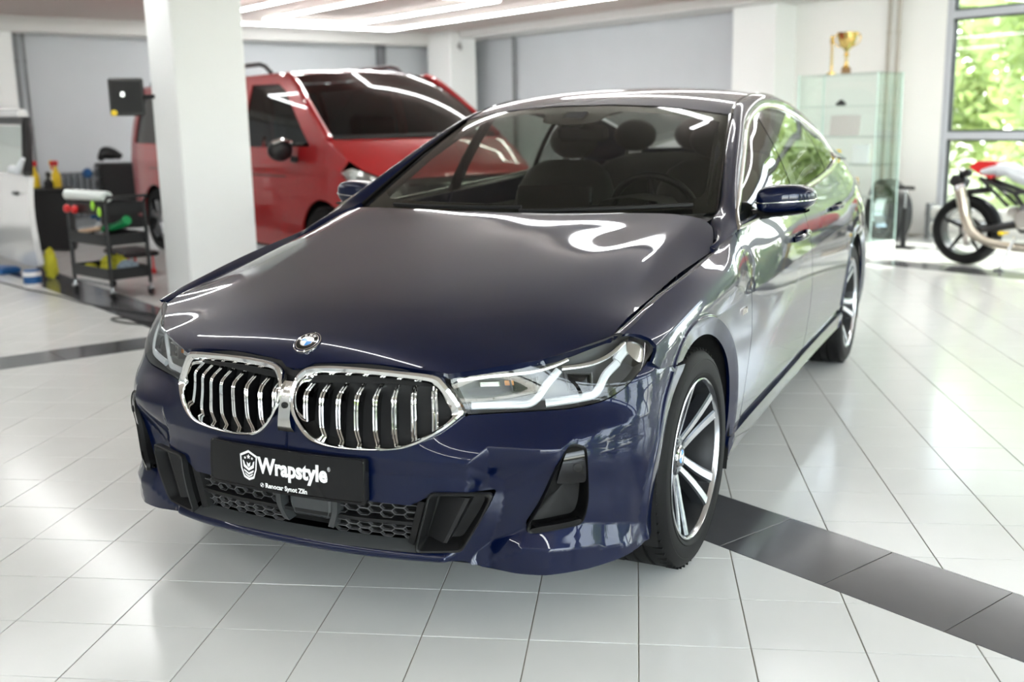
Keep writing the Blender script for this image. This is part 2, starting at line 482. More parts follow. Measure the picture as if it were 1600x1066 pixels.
# front bumper: levels z, points (x, y) at stations, mirrored about x = 0
BUMP_Z = [.15, .26, .36, .45, .54, .63, .70, .76]
_B = [
 [(0,-.800),(.20,-.795),(.38,-.775),(.52,-.745),(.65,-.700),(.755,-.628),(.836,-.545),(.882,-.450),(.900,-.30)],
 [(0,-.848),(.20,-.840),(.38,-.812),(.53,-.768),(.665,-.705),(.772,-.618),(.848,-.533),(.896,-.435),(.915,-.30)],
 [(0,-.852),(.20,-.845),(.39,-.815),(.555,-.765),(.695,-.695),(.796,-.608),(.866,-.530),(.908,-.435),(.926,-.30)],
 [(0,-.850),(.20,-.842),(.39,-.808),(.56,-.752),(.70,-.690),(.800,-.614),(.870,-.538),(.914,-.440),(.932,-.30)],
 [(0,-.842),(.20,-.833),(.385,-.792),(.555,-.728),(.692,-.682),(.797,-.618),(.870,-.542),(.914,-.440),(.934,-.30)],
 [(0,-.830),(.20,-.818),(.375,-.764),(.54,-.675),(.67,-.614),(.775,-.560),(.852,-.500),(.900,-.420),(.928,-.30)],
 [(0,-.805),(.20,-.795),(.37,-.750),(.53,-.668),(.66,-.598),(.765,-.540),(.842,-.478),(.890,-.400),(.917,-.30)],
 [(0,-.770),(.20,-.762),(.37,-.728),(.52,-.665),(.65,-.588),(.748,-.520),(.820,-.455),(.866,-.380),(.895,-.30)],
]
_ref = np.array(_B[3])
BUMP_A = np.r_[0, np.cumsum(np.hypot(*np.diff(_ref, axis=0).T))]
_A2 = np.r_[-BUMP_A[:0:-1], BUMP_A]
_B2 = np.array([[(-x, y) for x, y in reversed(r[1:])] + r for r in _B])     # (K, n, 2)
def bump_p(a, z):
    a = np.asarray(a, float).ravel(); z = np.asarray(z, float).ravel()
    L = spl(_A2, np.swapaxes(_B2, 0, 1), a)            # (N, K, 2)
    T = np.repeat(np.array(BUMP_Z)[None], len(a), 0)
    return np.c_[bspl(T, L[..., 0], z), bspl(T, L[..., 1], z), z]
# ---------------------------------------------------------------- materials of the car
def paint_mat():
    m = mat('car_paint', (.0003, .0034, .025, 1), rough=.36, metal=.25, coat=1.0, coat_rough=.012, ior=1.5)
    n = m.node_tree.nodes; L = m.node_tree.links; b = n['Principled BSDF']
    tc = n.new('ShaderNodeTexCoord'); v = n.new('ShaderNodeTexVoronoi'); v.inputs['Scale'].default_value = 1400
    L.new(tc.outputs['Object'], v.inputs['Vector'])
    cr = n.new('ShaderNodeMapRange'); cr.inputs[1].default_value = 0; cr.inputs[2].default_value = 1; cr.inputs[3].default_value = .85; cr.inputs[4].default_value = 1.2
    sx = n.new('ShaderNodeSeparateColor'); L.new(v.outputs['Color'], sx.inputs[0]); L.new(sx.outputs[0], cr.inputs[0])
    mx = n.new('ShaderNodeVectorMath'); mx.operation = 'SCALE'; mx.inputs[0].default_value = (.0003, .0034, .025)
    L.new(cr.outputs[0], mx.inputs['Scale']); L.new(mx.outputs[0], b.inputs['Base Color'])
    b.inputs['Coat IOR'].default_value = 1.38; b.inputs['Specular IOR Level'].default_value = .1
    return m
PAINT = paint_mat()
CHROME = mat('chrome', (.80, .80, .79, 1), rough=.06, metal=1)
SATIN = mat('satin_chrome', (.62, .61, .58, 1), rough=.16, metal=1)
BLK = mat('black_plastic', (.009, .009, .0095, 1), rough=.5, bump=(900, .15), spec=.35)
BLKG = mat('gloss_black', (.005, .005, .0055, 1), rough=.07, spec=.4)
GREYP = mat('charcoal_plastic', (.045, .048, .050, 1), rough=.42, bump=(900, .2))
VOIDM = mat('dark_cavity', (.004, .004, .004, 1), rough=.9)
RUB = mat('tyre_rubber', (.007, .007, .0073, 1), rough=.6, noise=(60, .25), spec=.2)
RIMS = mat('machined_alloy', (.62, .64, .67, 1), rough=.20, metal=1)
RIMD = mat('grey_alloy', (.075, .08, .09, 1), rough=.28, metal=.85, coat=.6)
DISC = mat('brake_steel', (.32, .31, .30, 1), rough=.32, metal=1)
CALI = mat('caliper_blue', (.01, .03, .16, 1), rough=.3, coat=.5)
WHITE = mat('print_white', (.82, .82, .82, 1), rough=.45)
DRL = mat('light_guide', (.72, .74, .75, 1), rough=.14, coat=1, spec=.7)
REFL = mat('lamp_reflector', (.75, .75, .74, 1), rough=.10, metal=1)
LAMPIN = mat('lamp_interior', (.085, .085, .085, 1), rough=.35)
AMBER = mat('amber_reflector', (.5, .16, .02, 1), rough=.2, coat=1)
BBLUE = mat('badge_blue', (.0, .21, .62, 1), rough=.2, coat=1)
SEAT = mat('seat_leather', (.035, .032, .030, 1), rough=.55)
DASH = mat('dashboard_soft', (.022, .021, .020, 1), rough=.6, bump=(700, .2))
LINING = mat('headliner_cloth', (.022, .021, .020, 1), rough=.9)
WGLASS = glass_mat('windscreen_glass', (.60, .62, .57), 1.40)
SGLASS = glass_mat('side_glass', (.50, .55, .50), 1.55)
RGLASS = glass_mat('privacy_glass', (.35, .38, .36), 1.55)
LENS = glass_mat('lamp_lens', (.90, .92, .93), 1.45)
MIRG = mat('mirror_glass', (.75, .78, .8, 1), rough=.01, metal=1)
TAILR = mat('tail_red', (.35, .006, .008, 1), rough=.12, coat=1)

CAR = empty('car', (-1.0946, .1216, 0), R(25.813),
            'glossy dark blue fastback car with black dealer plate, parked in the foreground', 'car')

# ---------------------------------------------------------------- skin of the nose with its folds
LINE_F = np.array([(-.01,.520),(.278,.514),(.474,.508),(.530,.501),(.622,.453),(.780,.537),(.828,.574),(.95,.590),(1.10,.600),(1.4,.61)])
LINE_U = np.array([(-.01,.520),(.278,.514),(.474,.508),(.530,.506),(.580,.546),(.780,.542),(.828,.574),(.95,.590),(1.10,.600),(1.4,.61)])
LINE_L = np.array([(-.01,.15),(.52,.15),(.565,.222),(.635,.275),(.704,.318),(.85,.328),(1.0,.30),(1.1,.27),(1.4,.25)])
def arch_flare(y, z, cy=0., cz=.345):
    r = np.hypot(y-cy, z-cz)
    w = np.clip((.450-r)/.008, 0, 1); w = w*w*(3-2*w)
    keep = np.clip((z-.12)/.10, 0, 1)
    return w*keep*(.011-.019*np.clip((.450-r)/.062, 0, 1.2))
def bump_base(U):
    U = np.asarray(U, float); return bump_p(U[:, 0], U[:, 1])
def bump_nrm(U, f=None):
    f = f or bump_base; U = np.asarray(U, float); e = 2e-3
    n = np.cross(f(U+[e, 0])-f(U-[e, 0]), f(U+[0, e])-f(U-[0, e])); n /= np.linalg.norm(n, axis=1)[:, None]
    return n*np.sign(-(n[:, 1:2])+1e-9)
def Boff(U, off, f=None):
    """point on the smooth nose, moved out along its normal"""
    U = np.atleast_2d(np.asarray(U, float)); off = np.broadcast_to(np.asarray(off, float), (len(U),))
    return bump_base(U)+bump_nrm(U)*off[:, None]
def bump_skin(U):
    U = np.asarray(U, float); a, z = np.abs(U[:, 0]), U[:, 1]
    P = bump_base(U)
    zf = np.interp(a, LINE_F[:, 0], LINE_F[:, 1]); zu = np.interp(a, LINE_U[:, 0], LINE_U[:, 1]); zl = np.interp(a, LINE_L[:, 0], LINE_L[:, 1])
    fade = np.clip((1.12-a)/.15, 0, 1)
    d = np.clip(zu-z, 0, np.maximum(zu-zf, 0))*.55
    d = d + np.minimum(np.clip(zf-z, 0, 1)*.30, .012)
    d = d - np.minimum(np.clip(zl-z, 0, 1)*.55, .030)
    d = d - .022*np.sin(np.pi*np.clip((z-.222)/.042, 0, 1))*np.clip((.53-a)/.04, 0, 1)      # rounded lip under the intake
    n = bump_nrm(U)
    P = P-n*(d*fade)[:, None]
    P[:, 0] += np.sign(U[:, 0])*arch_flare(P[:, 1], P[:, 2])*np.clip((a-.95)/.08, 0, 1)
    return P

# ---------------------------------------------------------------- outlines in car coordinates
KID_OUT = [(.024,.711),(.040,.727),(.068,.737),(.136,.743),(.238,.743),(.360,.739),(.444,.732),(.468,.717),(.494,.682),(.517,.631),(.512,.621),(.478,.594),(.438,.570),(.388,.548),(.336,.537),(.244,.531),(.146,.533),(.094,.541),(.056,.567),(.026,.609),(.014,.646),(.012,.679)]
KID_IN = [(.046,.705),(.062,.714),(.11,.719),(.204,.722),(.30,.719),(.402,.711),(.438,.700),(.466,.659),(.478,.625),(.452,.595),(.388,.562),(.336,.547),(.226,.541),(.138,.544),(.086,.560),(.052,.595),(.032,.634),(.031,.681)]
HL_TOP = [(.478,.731),(.560,.742),(.646,.752),(.718,.760),(.786,.773),(.866,.791),(.925,.803),(.960,.809)]
HL_TIP = [(1.000,.814),(1.050,.812),(1.105,.800),(1.145,.786),(1.158,.772),(1.140,.758)]
HL_BOT = [(1.076,.736),(1.010,.705),(.952,.674),(.892,.650),(.806,.636),(.720,.632),(.590,.627),(.520,.625)]
AIR = [(.822,.555),(.844,.549),(.854,.529),(.853,.432),(.849,.357),(.840,.328),(.804,.322),(.724,.316),(.704,.327),(.706,.356),(.756,.469),(.792,.534),(.806,.552)]
FRAME = [(.426,.426),(.598,.429),(.542,.268),(.394,.258)]
SHUT = np.array([(.797,-.429,.809),(.803,-.215,.847),(.808,-.10,.866),(.815,.108,.892),(.829,.274,.919),(.838,.354,.932),(.844,.392,.938),(.830,.475,.965),(.805,.559,1.002),(.787,.583,1.017),(.758,.600,1.037)])

# ---- front bumper
def arch_a(z, r=.388):
    out = []
    ag = np.linspace(.85, 1.35, 300)
    for zz in np.atleast_1d(z):
        y = bump_p(ag, np.full(300, zz))[:, 1]
        yt = -math.sqrt(max(r*r-(zz-.345)**2, 1e-4))
        out.append(np.interp(yt, y, ag))
    return np.array(out)
zs = np.linspace(.245, .690, 26)
arch_edge = np.c_[arch_a(zs), zs]
# under the arch the bumper keeps a corner in front of the tyre
bot = [(0,.232),(.226,.233),(.376,.233),(.500,.236),(.535,.226),(.566,.205),(.614,.200),(.70,.198),(.774,.200),(.88,.205),(1.00,.222)]
hl_low = smooth_loop(HL_BOT, 44, closed=False)
kid_low = [p for p in KID_OUT[10:21]]
seam = [(arch_a([.690])[0], .690), (1.16,.706), (1.10,.722), (1.076,.732)]
b_outer = dens(np.vstack([bot, arch_edge, seam[1:], hl_low[2:]-[0,.003], [(.518,.618)], np.array(kid_low)-[0,.0], [(0,.655)]]), .014, False)
hole_c = dens([(0,.392),(.372,.388),(.432,.420),(.440,.428),(.598,.430),(.602,.424),(.546,.268),(.538,.262),(.394,.256),(0,.259)][::-1], .012)
# the central opening lies on the symmetry line: cut it out of the outline instead of a hole
b_outer = np.vstack([dens([(0,.392),(.372,.388),(.432,.420),(.440,.428),(.598,.430),(.602,.424),(.546,.268),(.538,.262),(.394,.256),(0,.259)], .012, False), b_outer])
air_loop = smooth_loop(AIR, 60)
arc_lip = np.c_[arch_a(np.linspace(.26,.685,26), .446), np.linspace(.26,.685,26)]
lines = [arc_lip, LINE_F[:7], LINE_U[3:7], LINE_L[2:7], [(0,.246),(.50,.247)], [(0,.238),(.49,.239)], [(0,.252),(.49,.251)]]
panel('front_bumper', bump_skin, b_outer, [air_loop], .0135, PAINT, CAR, (0,-1,0), both=True, lines=lines, thick=.014)
# black under-tray seen below the lip
mb = MB()
for i in range(1):
    aa = np.linspace(-1.02, 1.02, 41); low = np.interp(np.abs(aa), [p[0] for p in bot], [p[1] for p in bot])
    p0 = bump_skin(np.c_[aa, low]); p1 = p0*[.93,1,1]+[0,.10,-.012]; p2 = p1*[.95,1,1]+[0,.25,.01]
    mb.grid([p0.tolist(), p1.tolist(), p2.tolist()])
mb.build('under_tray', BLK, CAR)

# ---- bonnet
def hood_f(U): return np.c_[U[:, 0], U[:, 1], hood_z(U[:, 0], U[:, 1])]
edge_front = [(0,-.789),(.028,-.787),(.040,-.781),(.055,-.773),(.092,-.7695),(.188,-.758),(.284,-.748),(.376,-.738),(.454,-.727),(.522,-.690),(.592,-.646),(.648,-.600),(.696,-.550),(.744,-.486),(.784,-.434),(.794,-.427)]
edge_side = [(p[0]-.002, p[1]) for p in SHUT]
edge_rear = [(.70,.585),(.55,.553),(.38,.525),(.20,.508),(0,.502)]
h_outer = dens(np.vstack([edge_front, smooth_loop(edge_side, 46, closed=False)[1:], edge_rear]), .02)
hl1 = [(.41,-.72),(.43,-.56),(.45,-.42),(.48,-.215),(.52,.10),(.55,.36),(.57,.50)]
HOODO = panel('hood', hood_f, h_outer, [], .022, PAINT, CAR, (0,0,1), both=True, thick=.02)

# ---- fender, doors, quarter: the flank
def side_f(U): return np.c_[side_x(U[:, 0], U[:, 1]), U[:, 0], U[:, 1]]
CREST = np.array([(-.425,.813),(-.215,.859),(-.10,.880),(.10,.911),(.27,.935),(.37,.949),(.45,.961),(.55,.978),(.585,.986)])
def arc(cy, r, t0, t1, n=34, cz=.345): return [(cy+r*math.cos(t), cz+r*math.sin(t)) for t in np.linspace(R(t0), R(t1), n)]
RA = .388
ang_f = math.degrees(math.acos((.694-.345)/RA))
fend = [(-.345,.706)] + [(-.384,.730),(-.364,.744),(-.349,.756),(-.338,.770),(-.348,.789),(-.374,.804),(-.405,.812),(-.425,.814)] + CREST[1:].tolist() + [(.587,.93),(.592,.853),(.594,.772),(.590,.635),(.572,.548),(.548,.364),(.542,.215),(RA*.97,.215)] + arc(0, RA, -14, 90+ang_f)
panel('fender', side_f, dens(fend, .016), [], .018, PAINT, CAR, (1,0,0), mirror=True, lines=[[(-.3,.745),(.05,.766),(.3,.772),(.585,.777)], arc(0,.446,-10,150,60)])
# narrow ledge between fender crest and bonnet gap
mb = MB(); yy = np.linspace(-.425, .56, 40)
cz = np.interp(yy, CREST[:, 0], CREST[:, 1]); cx = side_x(yy, cz)
sh = smooth_loop(SHUT, 120, closed=False)
sx = np.interp(yy, sh[:, 1], sh[:, 0])+.003; sz = np.interp(yy, sh[:, 1], sh[:, 2])
rows = []
for t in (0, .35, .7, 1.0):
    rows.append(np.c_[cx+(sx-cx)*t, yy, cz+(sz-cz)*t+.004*math.sin(t*math.pi)].tolist())
rows.append(np.c_[sx, yy, sz-.018].tolist())
mb.grid(rows); lg = mb.build('fender_ledge', PAINT, CAR, sharp=50); mirror_obj(lg)
def zsill(y): return .335+.028*(np.asarray(y)-.55)
def belt(y): return np.interp(y, [.585,.62,1.10,1.75,2.30,2.75,3.07,3.45], [.986,.992,1.013,1.040,1.064,1.093,1.13,1.14])
def yseq(a, b, f, h=.05):
    n = max(2, int(abs(b-a)/h)); return [(y, float(f(y))) for y in np.linspace(a, b, n)]
crease = [(y, float(np.interp(y, SIDE_Y, [r[4][0] for r in SIDE]))) for y in np.linspace(.6, 4.0, 30)]
d1 = [(.553,.364),(.577,.548),(.595,.635),(.599,.772),(.597,.853),(.592,.93),(.590,.986)] + yseq(.60, 1.700, belt) + [(1.704,.9),(1.702,.7),(1.690,.5),(1.672,float(zsill(1.672)))] + yseq(1.66, .56, zsill)
DOOR1 = panel('front_door', side_f, dens(d1, .02), [], .024, PAINT, CAR, (1,0,0), mirror=True, lines=[crease])
th = math.degrees(math.acos((2.70-3.07)/.395))
d2 = yseq(1.709, 2.93, belt) + [(2.90,.95),(2.84,.82),(2.775,.70)] + arc(3.07, RA+.012, 128, 184, 14) + yseq(2.66, 1.68, zsill) + [(1.696,.5),(1.708,.7),(1.710,.9)]
DOOR2 = panel('rear_door', side_f, dens(d2, .02), [], .024, PAINT, CAR, (1,0,0), mirror=True, lines=[crease, arc(3.07,.446,120,186,40)])
qt = yseq(2.94, 4.08, lambda y: np.interp(y, [2.94,3.07,3.45,3.80,4.10],[1.115,1.125,1.13,1.11,1.075])) + [(4.09,.9),(4.09,.6),(4.06,.25),(3.55,.225)] + arc(3.07, RA, -18, 126, 40) + [(2.782,.70),(2.847,.82),(2.907,.95)]
panel('rear_quarter', side_f, dens(qt, .02), [], .026, PAINT, CAR, (1,0,0), mirror=True, lines=[crease, arc(3.07,.446,-14,126,60)])
# side skirt with its dark groove
def skirt_f(U):
    P = side_f(U); return P
sk = yseq(.395, 2.66, lambda y: zsill(y)-.030) + yseq(2.66, .395, lambda y: zsill(y)-.115)
panel('side_skirt', lambda U: side_f(U)+np.c_[.012*np.ones(len(U)), np.zeros((len(U), 2))], dens(sk, .02), [], .022, PAINT, CAR, (1,0,0), mirror=True, thick=.03)
g = yseq(.40, 2.66, lambda y: zsill(y)-.004) + yseq(2.66, .40, lambda y: zsill(y)-.034)
panel('sill_groove', lambda U: side_f(U)-np.c_[.012*np.ones(len(U)), np.zeros((len(U), 2))], dens(g, .03), [], .02, BLKG, CAR, (1,0,0), mirror=True)

# ---------------------------------------------------------------- greenhouse
WC = np.array([(.844,.392,.936),(.832,.475,.964),(.808,.559,1.001),(.782,.640,1.036),(.772,.747,1.060),(.750,.878,1.133),(.710,1.088,1.244),(.668,1.290,1.332),(.637,1.441,1.392),(.612,1.60,1.440),(.600,1.85,1.478),(.598,2.10,1.490),(.598,2.40,1.482),(.600,2.70,1.455),(.600,3.00,1.410),(.595,3.30,1.350),(.590,3.60,1.280),(.580,3.90,1.200),(.560,4.10,1.150)])
DC = np.array([(.852,.400,.950),(.866,.475,.963),(.872,.55,.978),(.876,.62,.995),(.858,.68,1.035),(.832,.79,1.085),(.785,1.02,1.175),(.735,1.27,1.283),(.702,1.43,1.345),(.679,1.60,1.390),(.661,1.84,1.428),(.655,2.07,1.440),(.660,2.32,1.428),(.678,2.58,1.392),(.705,2.83,1.334),(.742,3.03,1.261),(.790,3.16,1.165),(.800,3.50,1.135),(.740,3.86,1.105)])
idx = np.arange(len(WC)); q = np.linspace(0, len(WC)-1, 150)
Wq, Dq = spl(idx, WC, q), spl(idx, DC, q)
Mq = (Wq+Dq)/2; out = np.cross(np.gradient(Mq, axis=0), Dq-Wq); out /= np.linalg.norm(out, axis=1)[:, None]+1e-9
out *= np.sign(out[:, :1]+out[:, 2:3])
rows = []
for t in np.linspace(0, 1, 9):
    rows.append((Wq*(1-t)+Dq*t+out*(.016*4*t*(1-t))).tolist())
rows = [(Wq-out*.018-[.004,0,0]).tolist()] + rows + [(Dq-out*.012).tolist()]
mb = MB(); mb.grid(rows); rp = mb.build('roof_pillar', PAINT, CAR, sharp=60); mirror_obj(rp)
# roof skin
ZC = ([1.30,1.37,1.50,1.65,1.90,2.20,2.60,3.00,3.40,3.80,4.10], [1.424,1.446,1.478,1.503,1.527,1.538,1.530,1.490,1.425,1.33,1.25])
def roof_p(x, y):
    wx = spl(idx, WC, q); wz = np.interp(y, wx[:, 1], wx[:, 2]); ww = np.interp(y, wx[:, 1], wx[:, 0])
    zc = spl(np.array(ZC[0]), np.array(ZC[1])[:, None], y)[:, 0]
    return np.c_[x, y, wz+(zc-wz)*(1-np.abs(x/ww)**2.3)]
def roof_grid(y0f, y1f, n, m=33, shrink=1.0):
    G = []
    wx = spl(idx, WC, q)
    for t in np.linspace(0, 1, n):
        s = np.linspace(-1, 1, m)
        y = y0f(s)*(1-t)+y1f(s)*t; ww = np.interp(y, wx[:, 1], wx[:, 0])*shrink
        G.append(roof_p(s*ww, y).tolist())
    return G
mb = MB(); mb.grid(roof_grid(lambda s: 1.375+.066*s*s, lambda s: 3.02+.0*s, 40)); mb.build('roof', PAINT, CAR, sharp=60)
mb = MB(); mb.grid(roof_grid(lambda s: 3.03+.0*s, lambda s: 3.98+.0*s, 14, shrink=.97)); mb.build('rear_window', RGLASS, CAR)
# windscreen
def ws_p(s, t):
    s = np.asarray(s, float); t = np.asarray(t, float)
    B_ = np.c_[.772*s, .520+.222*s*s, 1.030+.014*s*s]; T_ = np.c_[.634*s, 1.368+.070*s*s, 1.443-.053*np.abs(s)**2.3]
    P = B_*(1-t[:, None])+T_*t[:, None]
    bow = 4*t*(1-t)*.030*(1-.75*s**4)
    P[:, 1] -= bow*.5; P[:, 2] += bow*.87
    return P
def ws_patch(s0, s1, t0, t1, n, m, off=0.):
    G = []
    for t in np.linspace(t0, t1, n):
        s = np.linspace(s0, s1, m); P = ws_p(s, np.full(m, t)); P[:, 1] += off*.5; P[:, 2] -= off*.87; G.append(P.tolist())
    return G
mb = MB(); mb.grid(ws_patch(-1, 1, 0, 1, 26, 41)); WS = mb.build('windscreen', WGLASS, CAR)
# black ceramic border of the windscreen: trimmed ring just below the glass
def wsf(U): P = ws_p(U[:, 0]/.70, U[:, 1]); P[:, 1] += .0015; P[:, 2] -= .0026; return P
ow = dens([(-.70,0),(.70,0),(.70,1),(-.70,1)], .06)
iw = smooth_loop([(-.655,.20),(-.60,.105),(-.50,.085),(0,.085),(.50,.085),(.60,.105),(.655,.20),(.662,.55),(.655,.86),(.62,.915),(.25,.925),(.17,.91),(.13,.80),(0,.775),(-.13,.80),(-.17,.91),(-.25,.925),(-.62,.915),(-.655,.86),(-.662,.55)], 120)
FRIT = mat('ceramic_frit', (.012, .012, .012, 1), rough=.25)
panel('windscreen_border', wsf, ow, [iw], .04, FRIT, WS, (0,-1,1), thick=0)
# black rubber and cowl
mb = MB(); s = np.linspace(-1, 1, 41)
c0 = ws_p(s, np.full(41, .0)); rear = np.c_[.76*s, .502+.098*np.abs(s)**1.6, 1.020-.004*s*s]
mb.grid([(rear).tolist(), (c0+[0,.01,-.012]).tolist()]); mb.build('cowl', BLK, CAR)
for sg in (-1, 1):
    mb = MB(); tt = np.linspace(0, 1, 24); e = ws_p(np.full(24, .995*sg), tt)
    mb.tube((e+[.004*sg,-.002,.002]).tolist(), .008, 6); mb.build('windscreen_seal', BLKG, CAR)
    mb = MB(); yy = np.linspace(1.45, 3.0, 30); ww = np.interp(yy, Wq[:, 1], Wq[:, 0]); e = roof_p(ww, yy)
    mb.tube(np.c_[sg*ww, yy, e[:, 2]-.001].tolist(), .006, 6); mb.build('roof_channel', BLKG, CAR)
for k in (0, 1):                                          # wipers lie along the foot of the glass
    mb = MB(); x0 = -.55+.62*k
    pts = ws_p(np.linspace(x0, x0+.62, 12)/.772, np.linspace(.020, .045, 12))+[0,-.010,.012]
    mb.tube(pts.tolist(), .008, 6); mb.build('wiper', BLK, CAR)

# side glass, pillars, trims
topc = Dq[(q >= 3) & (q <= 15.2)]
ys = np.linspace(.66, 3.04, 70)
def side_glass_pt(y, t, off=0.):
    y = np.asarray(y, float); zb = belt(y)+.004; xb = side_x(y, belt(y))-.006
    zt = np.interp(y, topc[:, 1], topc[:, 2]); xt = np.interp(y, topc[:, 1], topc[:, 0])
    t = np.broadcast_to(t, y.shape)
    x = xb+(xt-xb)*t+.018*4*t*(1-t)*np.clip((zt-zb)/.35, 0, 1); z = zb+(zt-zb)*t
    return np.c_[x-.007+off, y, np.maximum(z, zb-.01)]
def sg(y0, y1, name, m, off=0., n=24):
    mb = MB(); yy = np.linspace(y0, y1, n)
    mb.grid([side_glass_pt(yy, t, off).tolist() for t in np.linspace(0, 1, 9)])
    o = mb.build(name, m, CAR); mirror_obj(o); return o
sg(.68, 1.70, 'front_side_window', SGLASS); sg(1.76, 2.62, 'rear_side_window', SGLASS); sg(2.67, 3.02, 'quarter_window', RGLASS, n=14)
def slanted_pillar(yb0, yb1, sl, name):
    mb = MB(); G = []
    for t in np.linspace(-.02, 1.02, 9):
        G.append(side_glass_pt(np.linspace(yb0, yb1, 5)+sl*t, np.clip(t, 0, 1), .002).tolist())
    mb.grid(G); o = mb.build(name, BLKG, CAR); mirror_obj(o)
slanted_pillar(1.655, 1.785, .06, 'b_pillar_cover'); slanted_pillar(2.615, 2.685, -.03, 'window_divider')
# bright window surround: flat-oval bead along the outline
up = Dq[(q >= 3.0) & (q <= 15.8)]
yb = np.linspace(3.08, .63, 60); lowp = np.c_[side_x(yb, belt(yb))+.001, yb, belt(yb)+.004]
loop3 = np.vstack([up+[.002,0,.0], lowp])
loop3 = resample(loop3, 190, True)
mb = MB(); N = len(loop3); G = []
cen = loop3.mean(0)
tg = np.roll(loop3, -1, 0)-np.roll(loop3, 1, 0); tg /= np.linalg.norm(tg, axis=1)[:, None]
inw = cen-loop3; inw -= tg*(inw*tg).sum(1)[:, None]; inw[:, 0] *= .3; inw /= np.linalg.norm(inw, axis=1)[:, None]
nout = np.cross(tg, inw); nout *= np.sign(nout[:, :1])
prof = [(-.004,-.010),(-.004,.002),(.003,.007),(.014,.007),(.021,.002),(.021,-.010)]
for i in list(range(N))+[0]: G.append([(loop3[i]+inw[i]*a+nout[i]*b).tolist() for a, b in prof])
mb.grid(G); wt = mb.build('window_surround', SATIN, CAR, sharp=50); mirror_obj(wt)

# ---------------------------------------------------------------- tail (seen only past the flank)
mb = MB(); G = []
for z, y, wd in ((.20,4.08,.74),(.32,4.17,.79),(.55,4.21,.80),(.75,4.19,.79),(.95,4.15,.76),(1.08,4.12,.70),(1.16,4.10,.60),(1.19,3.99,.575)):
    s = np.linspace(-1, 1, 25); G.append(np.c_[s*wd, y-.20*np.abs(s)**4, np.full(25, z)].tolist())
mb.grid(G); mb.build('tailgate', PAINT, CAR)
for sgn in (-1, 1):
    mb = MB(); mb.prism([(4.02,.86),(4.135,.88),(4.10,.99),(3.75,1.01),(3.72,.97)], .70, .80, ax=(1,2,0)); mb.V = [(sgn*x, y, z) for x, y, z in mb.V]
    mb.build('tail_light', TAILR, CAR)

# ---------------------------------------------------------------- under body and wheel wells
mb = MB(); mb.box((0, 1.62, .235), (1.62, 4.3, .07)); mb.box((0, -.30, .45), (1.05, .62, .40)); mb.box((0, .55, .5), (1.5, .12, .6)); mb.build('underbody', VOIDM, CAR)
for cy in (0, 3.07):
    for sgn in (-1, 1):
        mb = MB(); G = []
        for t in np.linspace(R(-22), R(202), 30):
            G.append([(sgn*x, cy+.405*math.cos(t), .345+.405*math.sin(t)) for x in (.60, .80, .918)])
        mb.grid(G)
        n = 30; G = [[(sgn*.60, cy, .345)]*n, [(sgn*.60, cy+.405*math.cos(t), .345+.405*math.sin(t)) for t in np.linspace(R(-22), R(202), n)]]
        mb.grid(G); mb.build('wheel_arch_liner', VOIDM, CAR)

